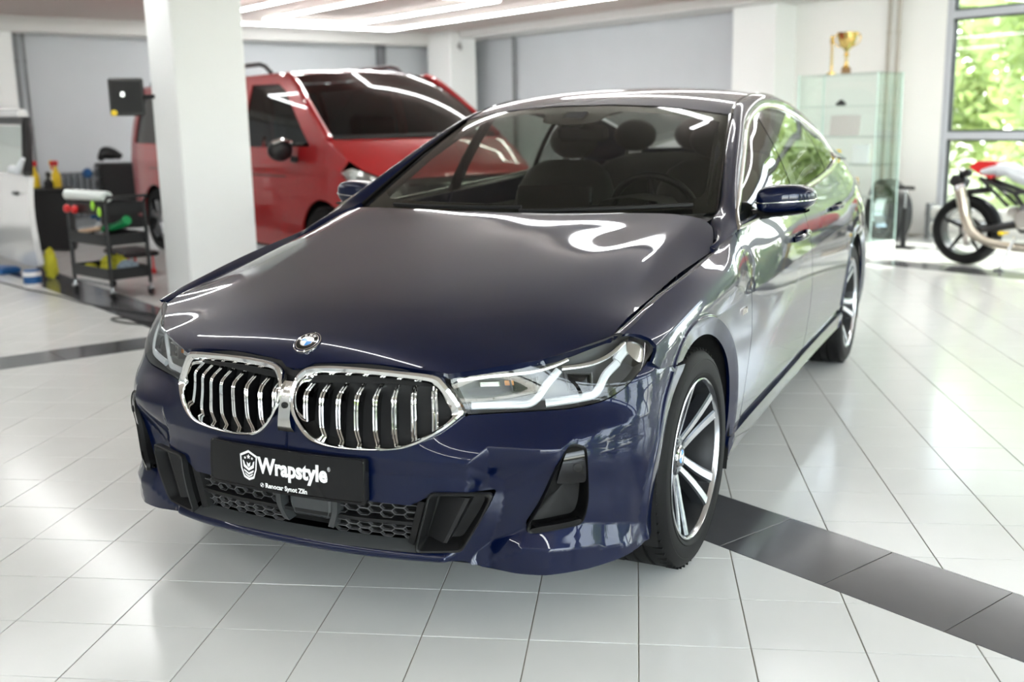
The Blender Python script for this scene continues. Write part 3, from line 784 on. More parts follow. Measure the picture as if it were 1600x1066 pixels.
# ---------------------------------------------------------------- wheels
ROTX = Matrix.Rotation(R(90), 3, 'Y')
def make_wheel():
    hw = .118
    def g(h): return [(.3445,h-.006),(.338,h-.004),(.338,h+.004),(.3445,h+.006)]
    prof = [(.246,-.100),(.254,-.112),(.272,-.120),(.300,-.123),(.326,-.115),(.339,-.100),(.3445,-.080)] + g(-.045) + g(0) + g(.045) + [(.3445,.080),(.339,.100),(.326,.115),(.312,.1215),(.310,.1205),(.300,.123),(.272,.120),(.270,.1225),(.262,.121),(.254,.112),(.246,.100)]
    mb = MB(); mb.lathe(prof, 64, rot=ROTX)
    for k in range(64):                                  # cross grooves of the tread shoulder
        an = 2*math.pi*k/64
        for s in (-1, 1):
            c = Vector((s*.088, .3420*math.cos(an), .3420*math.sin(an)))
            mb.box(c, (.030, .0035, .008), Matrix.Rotation(an+R(90), 3, 'X'))
    tyre = mb
    rim = MB()
    rim.mi = 0; rim.lathe([(.2530,.106),(.2525,.117),(.2480,.119),(.2440,.114),(.2415,.104)], 72, rot=ROTX)
    rim.mi = 2; rim.lathe([(.2415,.104),(.236,.085),(.226,.055),(.222,-.10),(.240,-.112)], 72, rot=ROTX)
    # five pairs of spokes
    for k in range(5):
        base = 2*math.pi*k/5+R(90)
        for s in (-1, 1):
            P = []
            for t in np.linspace(0, 1, 10):
                r = .050+(.240-.050)*t
                an = base+s*math.atan2(.0185+.024*t*t, r)
                h = .083-.030*(1-t)**2+.026*t*t
                wdt = .0150*(1-t)+.0195*t
                P.append((r, an, h, wdt))
            rows_f = []
            for r, an, h, wdt in P:
                er = Vector((0, math.cos(an), math.sin(an))); et = Vector((0, -math.sin(an), math.cos(an)))
                c = er*r
                rows_f.append([tuple(c+et*(-wdt*1.15)+Vector((h-.042,0,0))), tuple(c+et*(-wdt)+Vector((h-.004,0,0))), tuple(c+et*(-wdt*.62)+Vector((h,0,0))), tuple(c+et*(wdt*.62)+Vector((h,0,0))), tuple(c+et*wdt+Vector((h-.004,0,0))), tuple(c+et*(wdt*1.15)+Vector((h-.042,0,0)))])
            for j in range(5):
                rim.mi = 0 if j == 2 else 1
                rim.grid([[row[j], row[j+1]] for row in rows_f])
    rim.mi = 1; rim.lathe([(.0,.030),(.062,.034),(.070,.048),(.060,.056),(.036,.060)], 40, rot=ROTX)
    for k in range(5):
        an = 2*math.pi*k/5+R(54)+R(72/2)
        rim.mi = 1; rim.lathe([(.0,.062),(.009,.061),(.011,.045)], 10, c=(0,.050*math.cos(an),.050*math.sin(an)), rot=ROTX)
    cap = MB(); cap.mi = 0; cap.lathe([(.036,.052),(.0355,.064),(.031,.067),(.026,.067)], 32, rot=ROTX)
    cap.mi = 1; cap.lathe([(.031,.0672),(.0215,.0675)], 32, rot=ROTX)
    for k in range(4):
        cap.mi = 2 if k % 2 else 3
        V = [(.0676, 0, 0)]+[(.0676, .0215*math.cos(R(90*k+a)), .0215*math.sin(R(90*k+a))) for a in range(0, 91, 10)]
        cap.add(V, [(0, i, i+1) for i in range(1, 10)])
    disc = MB(); disc.lathe([(.05,.020),(.085,.022),(.092,.005),(.175,.005),(.176,-.022),(.092,-.022),(.085,-.03)], 48, rot=ROTX)
    cal = MB()
    G = []
    for a in np.linspace(R(8), R(62), 10):
        G.append([(h, r*math.cos(a), r*math.sin(a)) for h, r in ((-.05,.11),(.030,.11),(.040,.13),(.040,.175),(.030,.19),(-.05,.19))])
    cal.grid(G); cal.add([G[0][i] for i in range(6)], [tuple(range(6))]); cal.add([G[-1][i] for i in range(6)], [tuple(range(6))])
    return tyre, rim, cap, disc, cal
parts = make_wheel()
def place_wheel(x, y, rz):
    e = bpy.data.objects.new('wheel', None); link(e, CAR); e.location = (x, y, .345); e.rotation_euler = (0, 0, rz); return e
w0 = place_wheel(.802, 0, R(-.9))
parts[1].build('alloy_rim', [RIMS, RIMD, mat('rim_barrel', (.02,.021,.023,1), rough=.4, metal=.5)], w0, sharp=30); parts[0].build('tyre', RUB, w0, sharp=40)
parts[2].build('hub_cap', [CHROME, BLKG, WHITE, BBLUE], w0, sharp=30, fix=False); parts[3].build('brake_disc', DISC, w0); parts[4].build('brake_caliper', CALI, w0)
for x, y, rz in ((.805, 3.07, 0), (-.802, 0, math.pi), (-.805, 3.07, math.pi)):
    e = place_wheel(x, y, rz)
    if y > 1: e.rotation_euler = (R(37), 0, rz)
    for ch in list(w0.children):
        c = ch.copy(); link(c, e)
w0.rotation_euler = (R(12), 0, R(-.9))

# ---------------------------------------------------------------- kidney grilles
def ring_mesh(outl, inl, steps, n=150):
    """bands lofted between two outlines on the nose; steps = (blend, offset)"""
    o = smooth_loop(outl, n); i = smooth_loop(inl, n)
    ii = smooth_loop(inl, 900)                            # nearest inner point for every outer one, kept in order
    k = np.array([((ii-p)**2).sum(1).argmin() for p in o], float); k = np.unwrap(k/900*2*np.pi)/(2*np.pi)*900
    if k[-1] < k[0]: k = -k; ii = np.roll(ii[::-1], 1, 0)
    k = np.maximum.accumulate(k); ker = np.exp(-np.linspace(-2, 2, 13)**2); ker /= ker.sum()
    ext = np.r_[k[-6:]-900, k, k[:6]+900]; k = np.convolve(ext, ker, 'valid')
    i = ii[np.round(k).astype(int) % 900]
    rows = []
    for b, off in steps:
        L = o*(1-b)+i*b; P = Boff(L, off); rows.append(np.vstack([P, P[:1]]).tolist())
    mb = MB(); mb.grid(rows); return mb, i
for sgn in (1, -1):
    mb, inner = ring_mesh(KID_OUT, KID_IN, [(0,-.006),(.02,.006),(.22,.016),(.50,.019),(.80,.015),(.97,.008),(1,.0),(1,-.05)])
    mb.V = [(sgn*x, y, z) for x, y, z in mb.V]
    kg = mb.build('kidney_grille', CHROME, CAR, sharp=28)
    Pk = np.array(KID_IN)
    def zr(a):
        zz = []
        for p, p2 in zip(Pk, np.roll(Pk, -1, 0)):
            if (p[0]-a)*(p2[0]-a) <= 0 and p[0] != p2[0]: zz.append(p[1]+(p2[1]-p[1])*(a-p[0])/(p2[0]-p[0]))
        return min(zz), max(zz)
    # dark shutters behind
    bk = MB(); I = smooth_loop(KID_IN, 80); c = I.mean(0)
    P = Boff(np.vstack([I]), -.052); pc = Boff([c], -.052)
    V = P.tolist()+pc.tolist(); bk.add([(sgn*x, y, z) for x, y, z in V], [(j, (j+1) % 80, 80) for j in range(80)])
    bk.build('grille_shutter', BLK, kg)
    for a0 in (.052,.102,.155,.211,.269,.326,.382,.438):
        z0, z1 = zr(a0); z0 -= .004; z1 += .004
        zz = np.linspace(z0, z1, 15); f = (zz-.668)
        off = np.where(f > 0, -.004-.85*np.clip(f, 0, .06), -.004-.16*np.clip(-f, 0, .2)-np.clip(.575-zz, 0, 1)*.55)
        for j in range(1): off = np.convolve(np.r_[off[0], off, off[-1]], [.2,.6,.2], 'valid')
        sb = MB()
        for d, mi, dep in ((-.0046,0,0),(.0042,0,0)):
            sb.mi = 0
            L = Boff(np.c_[np.full(15, a0+d-.0031), zz], off); M_ = Boff(np.c_[np.full(15, a0+d), zz], off+.0025); R_ = Boff(np.c_[np.full(15, a0+d+.0031), zz], off)
            sb.grid([L.tolist(), M_.tolist(), R_.tolist()])
        sb.mi = 1
        A = Boff(np.c_[np.full(15, a0-.0080), zz], off-.001); B2 = Boff(np.c_[np.full(15, a0+.0076), zz], off-.001)
        A2 = Boff(np.c_[np.full(15, a0-.005), zz], -.052); B3 = Boff(np.c_[np.full(15, a0+.005), zz], -.052)
        sb.grid([A2.tolist(), A.tolist(), B2.tolist(), B3.tolist()])
        # bright flank of the upper bend
        up_ = zz > .655
        if up_.sum() > 2:
            sb.mi = 0
            U1 = Boff(np.c_[np.full(up_.sum(), a0+.0078), zz[up_]], off[up_]); U2 = Boff(np.c_[np.full(up_.sum(), a0+.0110), zz[up_]], off[up_]-.018)
            sb.grid([U1.tolist(), U2.tolist()])
        sb.V = [(sgn*x, y, z) for x, y, z in sb.V]
        sb.build('grille_slat', [CHROME, BLKG], kg, sharp=30)
# bright bridge with the camera between the kidneys
mb = MB(); G = []
for z, h, o in ((.700,.030,-.012),(.694,.030,.004),(.678,.020,.008),(.66,.019,.012),(.60,.019,.013),(.575,.022,.010),(.560,.028,.0)):
    G.append(Boff([(a, z) for a in np.linspace(-h, h, 7)], o).tolist())
mb.grid(G); br = mb.build('grille_bridge', SATIN, CAR, sharp=25)
c = Boff([(0,.632)], .014)[0]; rotc = Matrix.Rotation(R(90), 3, 'X')
mb = MB(); mb.mi = 0; mb.lathe([(.0085,-.003),(.0085,.002),(.006,.003)], 20, c=c, rot=rotc); mb.mi = 1; mb.lathe([(.006,.0025),(.003,.004),(0,.0042)], 20, c=c, rot=rotc)
mb.build('camera_lens', [BLK, BLKG], br)
mb = MB(); aa = np.linspace(-.50, .50, 61); ez = np.interp(np.abs(aa), [0,.03,.05,.1,.2,.3,.4,.48,.52],[.722,.726,.742,.746,.751,.751,.742,.730,.68])
mb.grid([Boff(np.c_[aa, ez+.004], -.012).tolist(), Boff(np.c_[aa, ez-.012], -.012).tolist(), Boff(np.c_[aa, ez-.04], -.03).tolist()]); mb.build('hood_gap_seal', BLK, CAR)

# ---------------------------------------------------------------- headlights
HL = np.vstack([smooth_loop(HL_TOP, 40, closed=False)[:-1], smooth_loop([HL_TOP[-1]]+HL_TIP+[HL_BOT[0]], 36, closed=False)[:-1], smooth_loop(HL_BOT, 40, closed=False), [(.500,.665),(.485,.70)]])
def lamp_tube(P, r, off, name, m, parent, sgn, n=8, flat=.55):
    P = smooth_loop(P, 26, closed=False); C0 = Boff(P, off); nn = bump_nrm(P)
    t = np.gradient(C0, axis=0); t /= np.linalg.norm(t, axis=1)[:, None]; u = np.cross(nn, t)
    mb = MB(); G = []
    for k in range(n+1):
        a = 2*math.pi*k/n; G.append((C0+u*(r*math.cos(a))+nn*(r*flat*math.sin(a))).tolist())
    mb.grid(G)
    mb.add([g[0] for g in G[:-1]], [tuple(range(n))]); mb.add([g[-1] for g in G[:-1]], [tuple(range(n))])
    mb.V = [(sgn*x, y, z) for x, y, z in mb.V]; return mb.build(name, m, parent)
for sgn in (1, -1):
    mb = MB(); L = dens(HL, .012); c = np.array((.80,.70))
    G = []
    for s, o in ((1,-.002),(.985,-.010),(.965,-.050),(.7,-.062),(.35,-.062),(.0,-.062)):
        P = Boff(c+(L-c)*s, o); G.append(np.vstack([P, P[:1]]).tolist())
    mb.grid(G); mb.V = [(sgn*x, y, z) for x, y, z in mb.V]
    hl = mb.build('headlight', LAMPIN, CAR)
    V, N, F = panel_data(lambda U: Boff(U, .0015), dens(HL, .012), [], .016, (0,-1,0), thick=.010)
    V = V*[sgn,1,1]; N = N*[sgn,1,1]; F = F if sgn > 0 else [f[::-1] for f in F]
    mesh_obj('headlight_lens', V, F, LENS, hl, normals=N)
    lamp_tube([(.530,.645),(.634,.646),(.700,.653),(.746,.700),(.782,.735)], .0105, -.022, 'daylight_guide', DRL, hl, sgn)
    lamp_tube([(.735,.650),(.858,.663),(.888,.678),(.918,.720),(.966,.748)], .0115, -.022, 'daylight_guide', DRL, hl, sgn)
    lamp_tube([(.965,.752),(.985,.765),(1.03,.785)], .014, -.024, 'daylight_guide', DRL, hl, sgn)
    lamp_tube([(.500,.713),(.60,.721),(.702,.730),(.760,.744),(.812,.762)], .0062, -.018, 'lamp_brow', REFL, hl, sgn)
    lamp_tube([(.790,.739),(.872,.748),(.930,.763),(1.01,.793)], .0072, -.018, 'lamp_brow', REFL, hl, sgn)
    mb = MB(); tp = smooth_loop([(1.005,.770),(1.04,.806),(1.10,.797),(1.150,.780),(1.154,.769),(1.125,.751),(1.055,.734)], 40); c2 = tp.mean(0)
    G = [np.vstack([Boff(c2+(tp-c2)*s_, o), Boff(c2+(tp-c2)*s_, o)[:1]]).tolist() for s_, o in ((1,-.045),(.95,-.014),(.5,-.012),(0,-.011))]
    mb.grid(G); mb.V = [(sgn*x, y, z) for x, y, z in mb.V]; mb.build('corner_reflector', SATIN, hl, sharp=30)
    for qd, nm in (([(.800,.728),(.876,.726),(.870,.674),(.806,.676)], 'projector_lens'), ([(.64,.715),(.72,.716),(.712,.672),(.642,.674)], 'projector_lens')):
        mb = MB(); G = []
        qd = np.array(qd); c2 = qd.mean(0); ql = dens(qd, .008)
        for s, o in ((1.06,-.050),(1.06,-.022),(.93,-.020),(.90,-.034),(.45,-.026),(0,-.024)):
            P = Boff(c2+(ql-c2)*s, o); G.append(np.vstack([P, P[:1]]).tolist())
        mb.grid(G[:4]); n0 = len(mb.F); mb.mi = 1; mb.grid(G[3:]); mb.V = [(sgn*x, y, z) for x, y, z in mb.V]
        mb.build(nm, [LAMPIN, BLKG], hl, sharp=30)
    mb = MB(); P = dens([(.556,.704),(.612,.704),(.612,.690),(.556,.690)], .01); c2 = P.mean(0)
    G = [np.vstack([Boff(c2+(P-c2)*s, o), Boff(c2+(P-c2)*s, o)[:1]]).tolist() for s, o in ((1,-.055),(1,-.03),(.9,-.028),(0,-.028))]
    mb.grid(G); mb.V = [(sgn*x, y, z) for x, y, z in mb.V]; mb.build('led_module', REFL, hl, sharp=30)
    mb = MB(); P = dens([(.625,.706),(.650,.706),(.650,.692),(.625,.692)], .01); c2 = P.mean(0)
    G = [np.vstack([Boff(c2+(P-c2)*s, o), Boff(c2+(P-c2)*s, o)[:1]]).tolist() for s, o in ((1,-.055),(1,-.030),(0,-.030))]
    mb.grid(G); mb.V = [(sgn*x, y, z) for x, y, z in mb.V]; mb.build('side_marker', AMBER, hl, sharp=30)

# ---------------------------------------------------------------- lower intake
mb = MB(); aa = np.linspace(-.40, .40, 61)
mb.grid([Boff(np.c_[aa, np.full(61,.258)], .001).tolist(), Boff(np.c_[aa, np.full(61,.264)], -.012).tolist(), Boff(np.c_[aa, np.full(61,.270)], -.046).tolist()])
lg = mb.build('lower_grille', GREYP, CAR, sharp=20)
mb = MB(); mb.grid([Boff(np.c_[aa, np.full(61,z)], -.085).tolist() for z in (.255,.33,.41)]); mb.build('intake_cavity', VOIDM, lg)
MESHG = mat('mesh_grey', (.075,.075,.078,1), rough=.25)
def hexa(ca, cz_, w_, h_, t=.0013, off=-.044, dep=.012):
    q = [(-w_,0),(-w_*.55,h_),(w_*.55,h_),(w_,0),(w_*.55,-h_),(-w_*.55,-h_)]
    O = np.array([(ca+x, cz_+y) for x, y in q]); I = np.array([(ca+x*(1-t/w_*1.3), cz_+y*(1-t/h_*1.3)) for x, y in q])
    A = Boff(O, off); B2 = Boff(I, off); C2 = Boff(I, off-dep)
    cl = lambda P: np.vstack([P, P[:1]]).tolist()
    hx = MB(); hx.grid([cl(A), cl(B2), cl(C2)]); hx.build('honeycomb_cell', MESHG, lg, sharp=30)
for zb in (.283, .346):
    for row in range(4):
        for k in range(-9, 10):
            ca = k*.0729+(.03645 if row % 2 else 0)
            if abs(ca) < .375 and not (-.065 < ca < .135): hexa(ca, zb+row*.0105, .0235, .0105)
for z0 in (.338,):
    mb = MB(); mb.grid([Boff(np.c_[aa, np.full(61,z)], o).tolist() for z, o in ((.320,-.060),(.322,-.034),(.332,-.034),(.334,-.060))]); mb.build('grille_bar', BLK, lg)
mb = MB(); rl = smooth_loop(dens([(-.018,.400),(.110,.400),(.112,.345),(.104,.318),(.000,.318),(-.014,.345)], .03), 60); c2 = rl.mean(0)
G = [np.vstack([Boff(c2+(rl-c2)*s, o), Boff(c2+(rl-c2)*s, o)[:1]]).tolist() for s, o in ((1.1,-.060),(1.1,-.038),(1.0,-.032),(.97,-.036),(0,-.034))]
mb.grid(G); mb.build('radar_cover', [GREYP], lg, sharp=30)
for P in ([(-.060,.400),(-.056,.345),(-.046,.318),(-.030,.292)], [(.135,.400),(.134,.345),(.128,.318),(.118,.290)]):
    Pp = smooth_loop(P, 16, closed=False); mb = MB()
    mb.grid([Boff(Pp+[d,0], o).tolist() for d, o in ((-.010,-.06),(-.010,-.030),(.010,-.026),(.010,-.06))]); mb.build('radar_bracket', GREYP, lg, sharp=30)
for sgn in (1, -1):
    FR = np.array(FRAME); c2 = FR.mean(0); mb = MB()
    L = []
    for i in range(4):                                   # rounded quadrilateral
        p, a_, b_ = FR[i], FR[i-1], FR[(i+1) % 4]
        for t in np.linspace(0, 1, 6):
            p0 = p+(a_-p)/np.linalg.norm(a_-p)*.018; p2 = p+(b_-p)/np.linalg.norm(b_-p)*.018
            L.append(p0*(1-t)**2+2*p*t*(1-t)+p2*t*t)
    L = dens(L, .012); G = []
    for s, o in ((1.03,-.016),(1.02,.002),(.985,.005),(.935,.002),(.90,-.012),(.80,-.055),(0,-.060)):
        P = Boff(c2+(L-c2)*s, o); G.append(np.vstack([P, P[:1]]).tolist())
    mb.grid(G); mb.V = [(sgn*x, y, z) for x, y, z in mb.V]; fr = mb.build('intake_frame', BLK, CAR, sharp=28)
    mb = MB()
    top, botp = np.array((.525,.415)), np.array((.478,.285))
    for (dx, o) in (((-.0,-.010)),):
        P0 = Boff([top, botp], -.012); P1 = Boff([top+[.012,0], botp+[.012,0]], -.012); P2 = Boff([top+[.020,0], botp+[.020,0]], -.055); P3 = Boff([top-[.075,0], botp-[.060,0]], -.050)
        mb.grid([P3.tolist(), P0.tolist(), P1.tolist(), P2.tolist()])
    mb.V = [(sgn*x, y, z) for x, y, z in mb.V]; mb.build('intake_fin', BLK, fr, sharp=25)
    # vertical strut next to the frame
    mb = MB(); P = np.array([(.400,.395),(.372,.262)]); mb.grid([Boff(P+[d,0], o).tolist() for d, o in ((-.016,-.06),(-.012,-.030),(.010,-.022),(.016,-.05))])
    mb.V = [(sgn*x, y, z) for x, y, z in mb.V]; mb.build('intake_strut', BLK, fr, sharp=25)
    # air curtain: recess with a gloss cap that carries a parking sensor
    L = dens(air_loop, .010); c2 = np.array((.800,.42)); mb = MB(); G = []
    for s, o in ((1.02,-.016),(1.0,-.004),(.97,-.006),(.93,-.012),(.88,-.060),(0,-.070)):
        P = Boff(c2+(L-c2)*s, o); G.append(np.vstack([P, P[:1]]).tolist())
    mb.grid(G); mb.V = [(sgn*x, y, z) for x, y, z in mb.V]; ac = mb.build('air_curtain', mat('curtain_black', (.004,.004,.0042,1), rough=.45, spec=.25) if 'curtain_black' not in MATS else MATS['curtain_black'], CAR, sharp=28)
    cp = smooth_loop([(.822,.548),(.840,.543),(.847,.527),(.847,.455),(.826,.447),(.775,.450),(.768,.456),(.795,.528),(.806,.545)], 50)
    V, N, F = panel_data(lambda U: Boff(U, -.006), cp, [], .012, (0,-1,0), thick=.012)
    V = V*[sgn,1,1]; N = N*[sgn,1,1]; F = F if sgn > 0 else [f[::-1] for f in F]
    mesh_obj('curtain_cap', V, F, BLKG, ac, normals=N)
    fl = smooth_loop([(.715,.330),(.800,.338),(.838,.342),(.835,.328),(.800,.323),(.724,.317)], 40)
    V, N, F = panel_data(lambda U: Boff(U, -.006), fl, [], .012, (0,-1,0), thick=.02)
    V = V*[sgn,1,1]; N = N*[sgn,1,1]; F = F if sgn > 0 else [f[::-1] for f in F]
    mesh_obj('curtain_floor', V, F, BLKG, ac, normals=N)
    th = np.linspace(0, 2*math.pi, 25); ci = np.c_[.826+.0115*np.cos(th), .492+.0115*np.sin(th)]
    mb = MB(); mb.grid([Boff(ci, -.0058).tolist(), Boff(ci*.99+np.array((.826,.492))*.01, -.0025).tolist(), Boff(ci*.85+np.array((.826,.492))*.15, -.002).tolist(), Boff(ci*0+np.array((.826,.492)), -.002).tolist()])
    mb.V = [(sgn*x, y, z) for x, y, z in mb.V]; mb.build('parking_sensor', BLK, ac, sharp=30)

# ---------------------------------------------------------------- plate with its print
def plate_grid(x0, x1, z0, z1, off, n=24):
    xs_ = np.linspace(x0, x1, n)
    return [Boff(np.c_[xs_, np.full(n, z)], off).tolist() for z in (z0, z1)]
mb = MB(); rr = .010; xs0, xs1, pz0, pz1 = -.266, .258, .387, .511
corner = []
for cx_, cz_, a0 in ((xs1-rr, pz1-rr, 0), (xs0+rr, pz1-rr, 90), (xs0+rr, pz0+rr, 180), (xs1-rr, pz0+rr, 270)):
    corner += [(cx_+rr*math.cos(R(a0+t)), cz_+rr*math.sin(R(a0+t))) for t in (0,30,60,90)]
PLATE = mat('plate_black', (.008, .008, .0085, 1), rough=.25, spec=.3)
pl = panel('number_plate', lambda U: Boff(U, .018), dens(corner, .02), [], .025, PLATE, CAR, (0,-1,0), thick=.022)
inn = [((x+.004)*.972-.004, (z-.449)*.90+.449+.004) for x, z in corner]; out_ = [((x+.004)*.985-.004, (z-.449)*.94+.449+.003) for x, z in corner]
o_ = dens(out_, .02); i_ = (o_-[-.004,.451])*[.985,.955]+[-.004,.451]; cl = lambda P: np.vstack([P, P[:1]]).tolist()
mb = MB(); mb.grid([cl(Boff(o_, .0182)), cl(Boff((o_+i_)/2, .0200)), cl(Boff(i_, .0182))]); mb.build('plate_rim', BLKG, pl)
def wrap_print(o, off):
    """lay flat lettering (x right, y up) onto the curved plate"""
    V = np.array([v.co for v in o.data.vertices]); P = Boff(V[:, :2], off+V[:, 2])
    o.data.vertices.foreach_set('co', P.ravel()); o.data.update(); return o
def lettering(body, size, cx_, cz_, width, bold, name):
    o = text_mesh(name, body, size, .0, WHITE, pl, bold=bold)
    V = np.array([v.co for v in o.data.vertices]); x0, x1 = V[:, 0].min(), V[:, 0].max()
    bm = bmesh.new(); bm.from_mesh(o.data); bmesh.ops.triangulate(bm, faces=bm.faces); bm.to_mesh(o.data); bm.free()
    V = np.array([v.co for v in o.data.vertices])
    V[:, 0] = (V[:, 0]-(x0+x1)/2)*width/(x1-x0)+cx_; V[:, 1] += cz_; V[:, 2] = 0
    o.data.vertices.foreach_set('co', V.ravel()); return wrap_print(o, .0192)
lettering('Wrapstyle', .060, .030, .458, .232, .0026, 'plate_lettering')
lettering('®', .016, .150, .474, .009, .0, 'plate_lettering')
lettering('Renocar Synot Zlín', .0185, .010, .4045, .140, .0007, 'plate_lettering')
def shape(polys, name, m=WHITE, off=.0190):
    V = []; F = []
    for loops in polys:
        U, T, _ = trimmed(dens(loops[0], .006), [dens(h, .006) for h in loops[1:]], .006); F += (T+len(V)).tolist(); V += [(u[0], u[1], 0) for u in U]
    o = mesh_obj(name, V, F, m, pl); return wrap_print(o, off)
sc = lambda P, cx_=-.117, cz_=.455, s=1.: [(cx_+x*s, cz_+y*s) for x, y in P]
SHD = [(0,.042),(.031,.028),(.028,-.010),(.018,-.036),(0,-.043),(-.018,-.036),(-.028,-.010),(-.031,.028)]
star = lambda x, y, r: [(x+(r if k % 2 == 0 else r*.42)*math.sin(k*math.pi/5), y+(r if k % 2 == 0 else r*.42)*math.cos(k*math.pi/5)) for k in range(10)]
polys = [[sc(SHD), sc([(x*.84, y*.84) for x, y in SHD])]]
polys += [[sc(star(0,.023,.0075))], [sc(star(-.0125,.0195,.0048))], [sc(star(.0125,.0195,.0048))]]
polys += [[sc([(-.021,.013),(-.016,.010),(-.013,.001),(0,-.008),(.013,.001),(.016,.010),(.021,.013),(.018,-.006),(0,-.016),(-.018,-.006)])]]
polys += [[sc([(-.007,.009),(0,.004),(.007,.009),(.005,-.002),(0,-.006),(-.005,-.002)])]]
polys += [[sc([(-.018,-.012),(0,-.021),(.018,-.012),(.0165,-.018),(0,-.027),(-.0165,-.018)])], [sc([(-.015,-.022),(0,-.030),(.015,-.022),(.012,-.028),(0,-.0345),(-.012,-.028)])]]
shape(polys, 'plate_emblem')
th = np.linspace(0, 2*math.pi, 25)[:-1]; ring = [(-.072+.0062*math.cos(t), .4045+.0062*math.sin(t)) for t in th]; ringi = [(-.072+.005*math.cos(t), .4045+.005*math.sin(t)) for t in th]
shape([[ring, ringi]] + [[[(-.072,.4045)]+[(-.072+.0042*math.cos(R(90*k+a)), .4045+.0042*math.sin(R(90*k+a))) for a in range(0,91,15)]] for k in (0, 2)], 'plate_roundel')

# ---------------------------------------------------------------- bonnet badge
ec = np.array((0, -.722)); er_ = .0415
def hood_off(U, off):
    U = np.atleast_2d(U); e = 2e-3; f = hood_f; n = np.cross(f(U+[e,0])-f(U-[e,0]), f(U+[0,e])-f(U-[0,e])); n /= np.linalg.norm(n, axis=1)[:, None]
    return f(U)+n*np.broadcast_to(off, (len(U),))[:, None]
_p = hood_off([ec], 0)[0]; _n = hood_off([ec], 1)[0]-_p
_ex = np.array((1.,0,0)); _ez = np.cross(_n, _ex)*-1; _ez = _ez if _ez[2] > 0 else -_ez
def badge_pt(x, y, o): return _p+_ex*x+_ez*y+_n*(o-.25*(x*x+y*y)*10*.5)
def badge_ring(r0, r1, o0, o1, n=48):
    return [[tuple(badge_pt(r*math.cos(2*math.pi*k/n), r*math.sin(2*math.pi*k/n), o)) for k in range(n+1)] for r, o in ((r0, o0), (r1, o1))]
em = MB(); em.mi = 0
for r0, r1, o0, o1 in ((.0415,.0412,-.004,.005),(.0412,.0385,.005,.0065)): em.grid(badge_ring(r0, r1, o0, o1))
em.mi = 2; em.grid(badge_ring(.0385,.0345,.0055,.0058)); em.mi = 0; em.grid(badge_ring(.0345,.0325,.0068,.0068))
em.mi = 1; em.grid(badge_ring(.0325,.0205,.0060,.0064)); em.mi = 0; em.grid(badge_ring(.0205,.019,.0070,.0070))
BADGE = em.build('hood_badge', [CHROME, BLKG, PAINT], CAR, sharp=30, fix=False)
for k in range(4):
    mb = MB(); pts = [(0,0)]+[(.019*math.cos(R(90*k+a)), .019*math.sin(R(90*k+a))) for a in range(0,91,9)]
    mb.add([tuple(badge_pt(x, y, .0066)) for x, y in pts], [(0,i,i+1) for i in range(1,11)])
    mb.build('badge_quadrant', WHITE if k % 2 == 0 else BBLUE, BADGE)
for ch, a in (('B', 122), ('M', 90), ('W', 58)):
    o = text_mesh('badge_letter', ch, .0125, .0, WHITE, BADGE, bold=.0004); V = np.array([v.co for v in o.data.vertices]); c = V.mean(0); V -= c
    rot = R(a-90); rx = V[:, 0]*math.cos(rot)-V[:, 1]*math.sin(rot); ry = V[:, 0]*math.sin(rot)+V[:, 1]*math.cos(rot)
    P = np.array([badge_pt(x+.0265*math.cos(R(a)), y+.0265*math.sin(R(a)), .0072) for x, y in zip(rx, ry)]); o.data.vertices.foreach_set('co', P.ravel()); o.data.update()

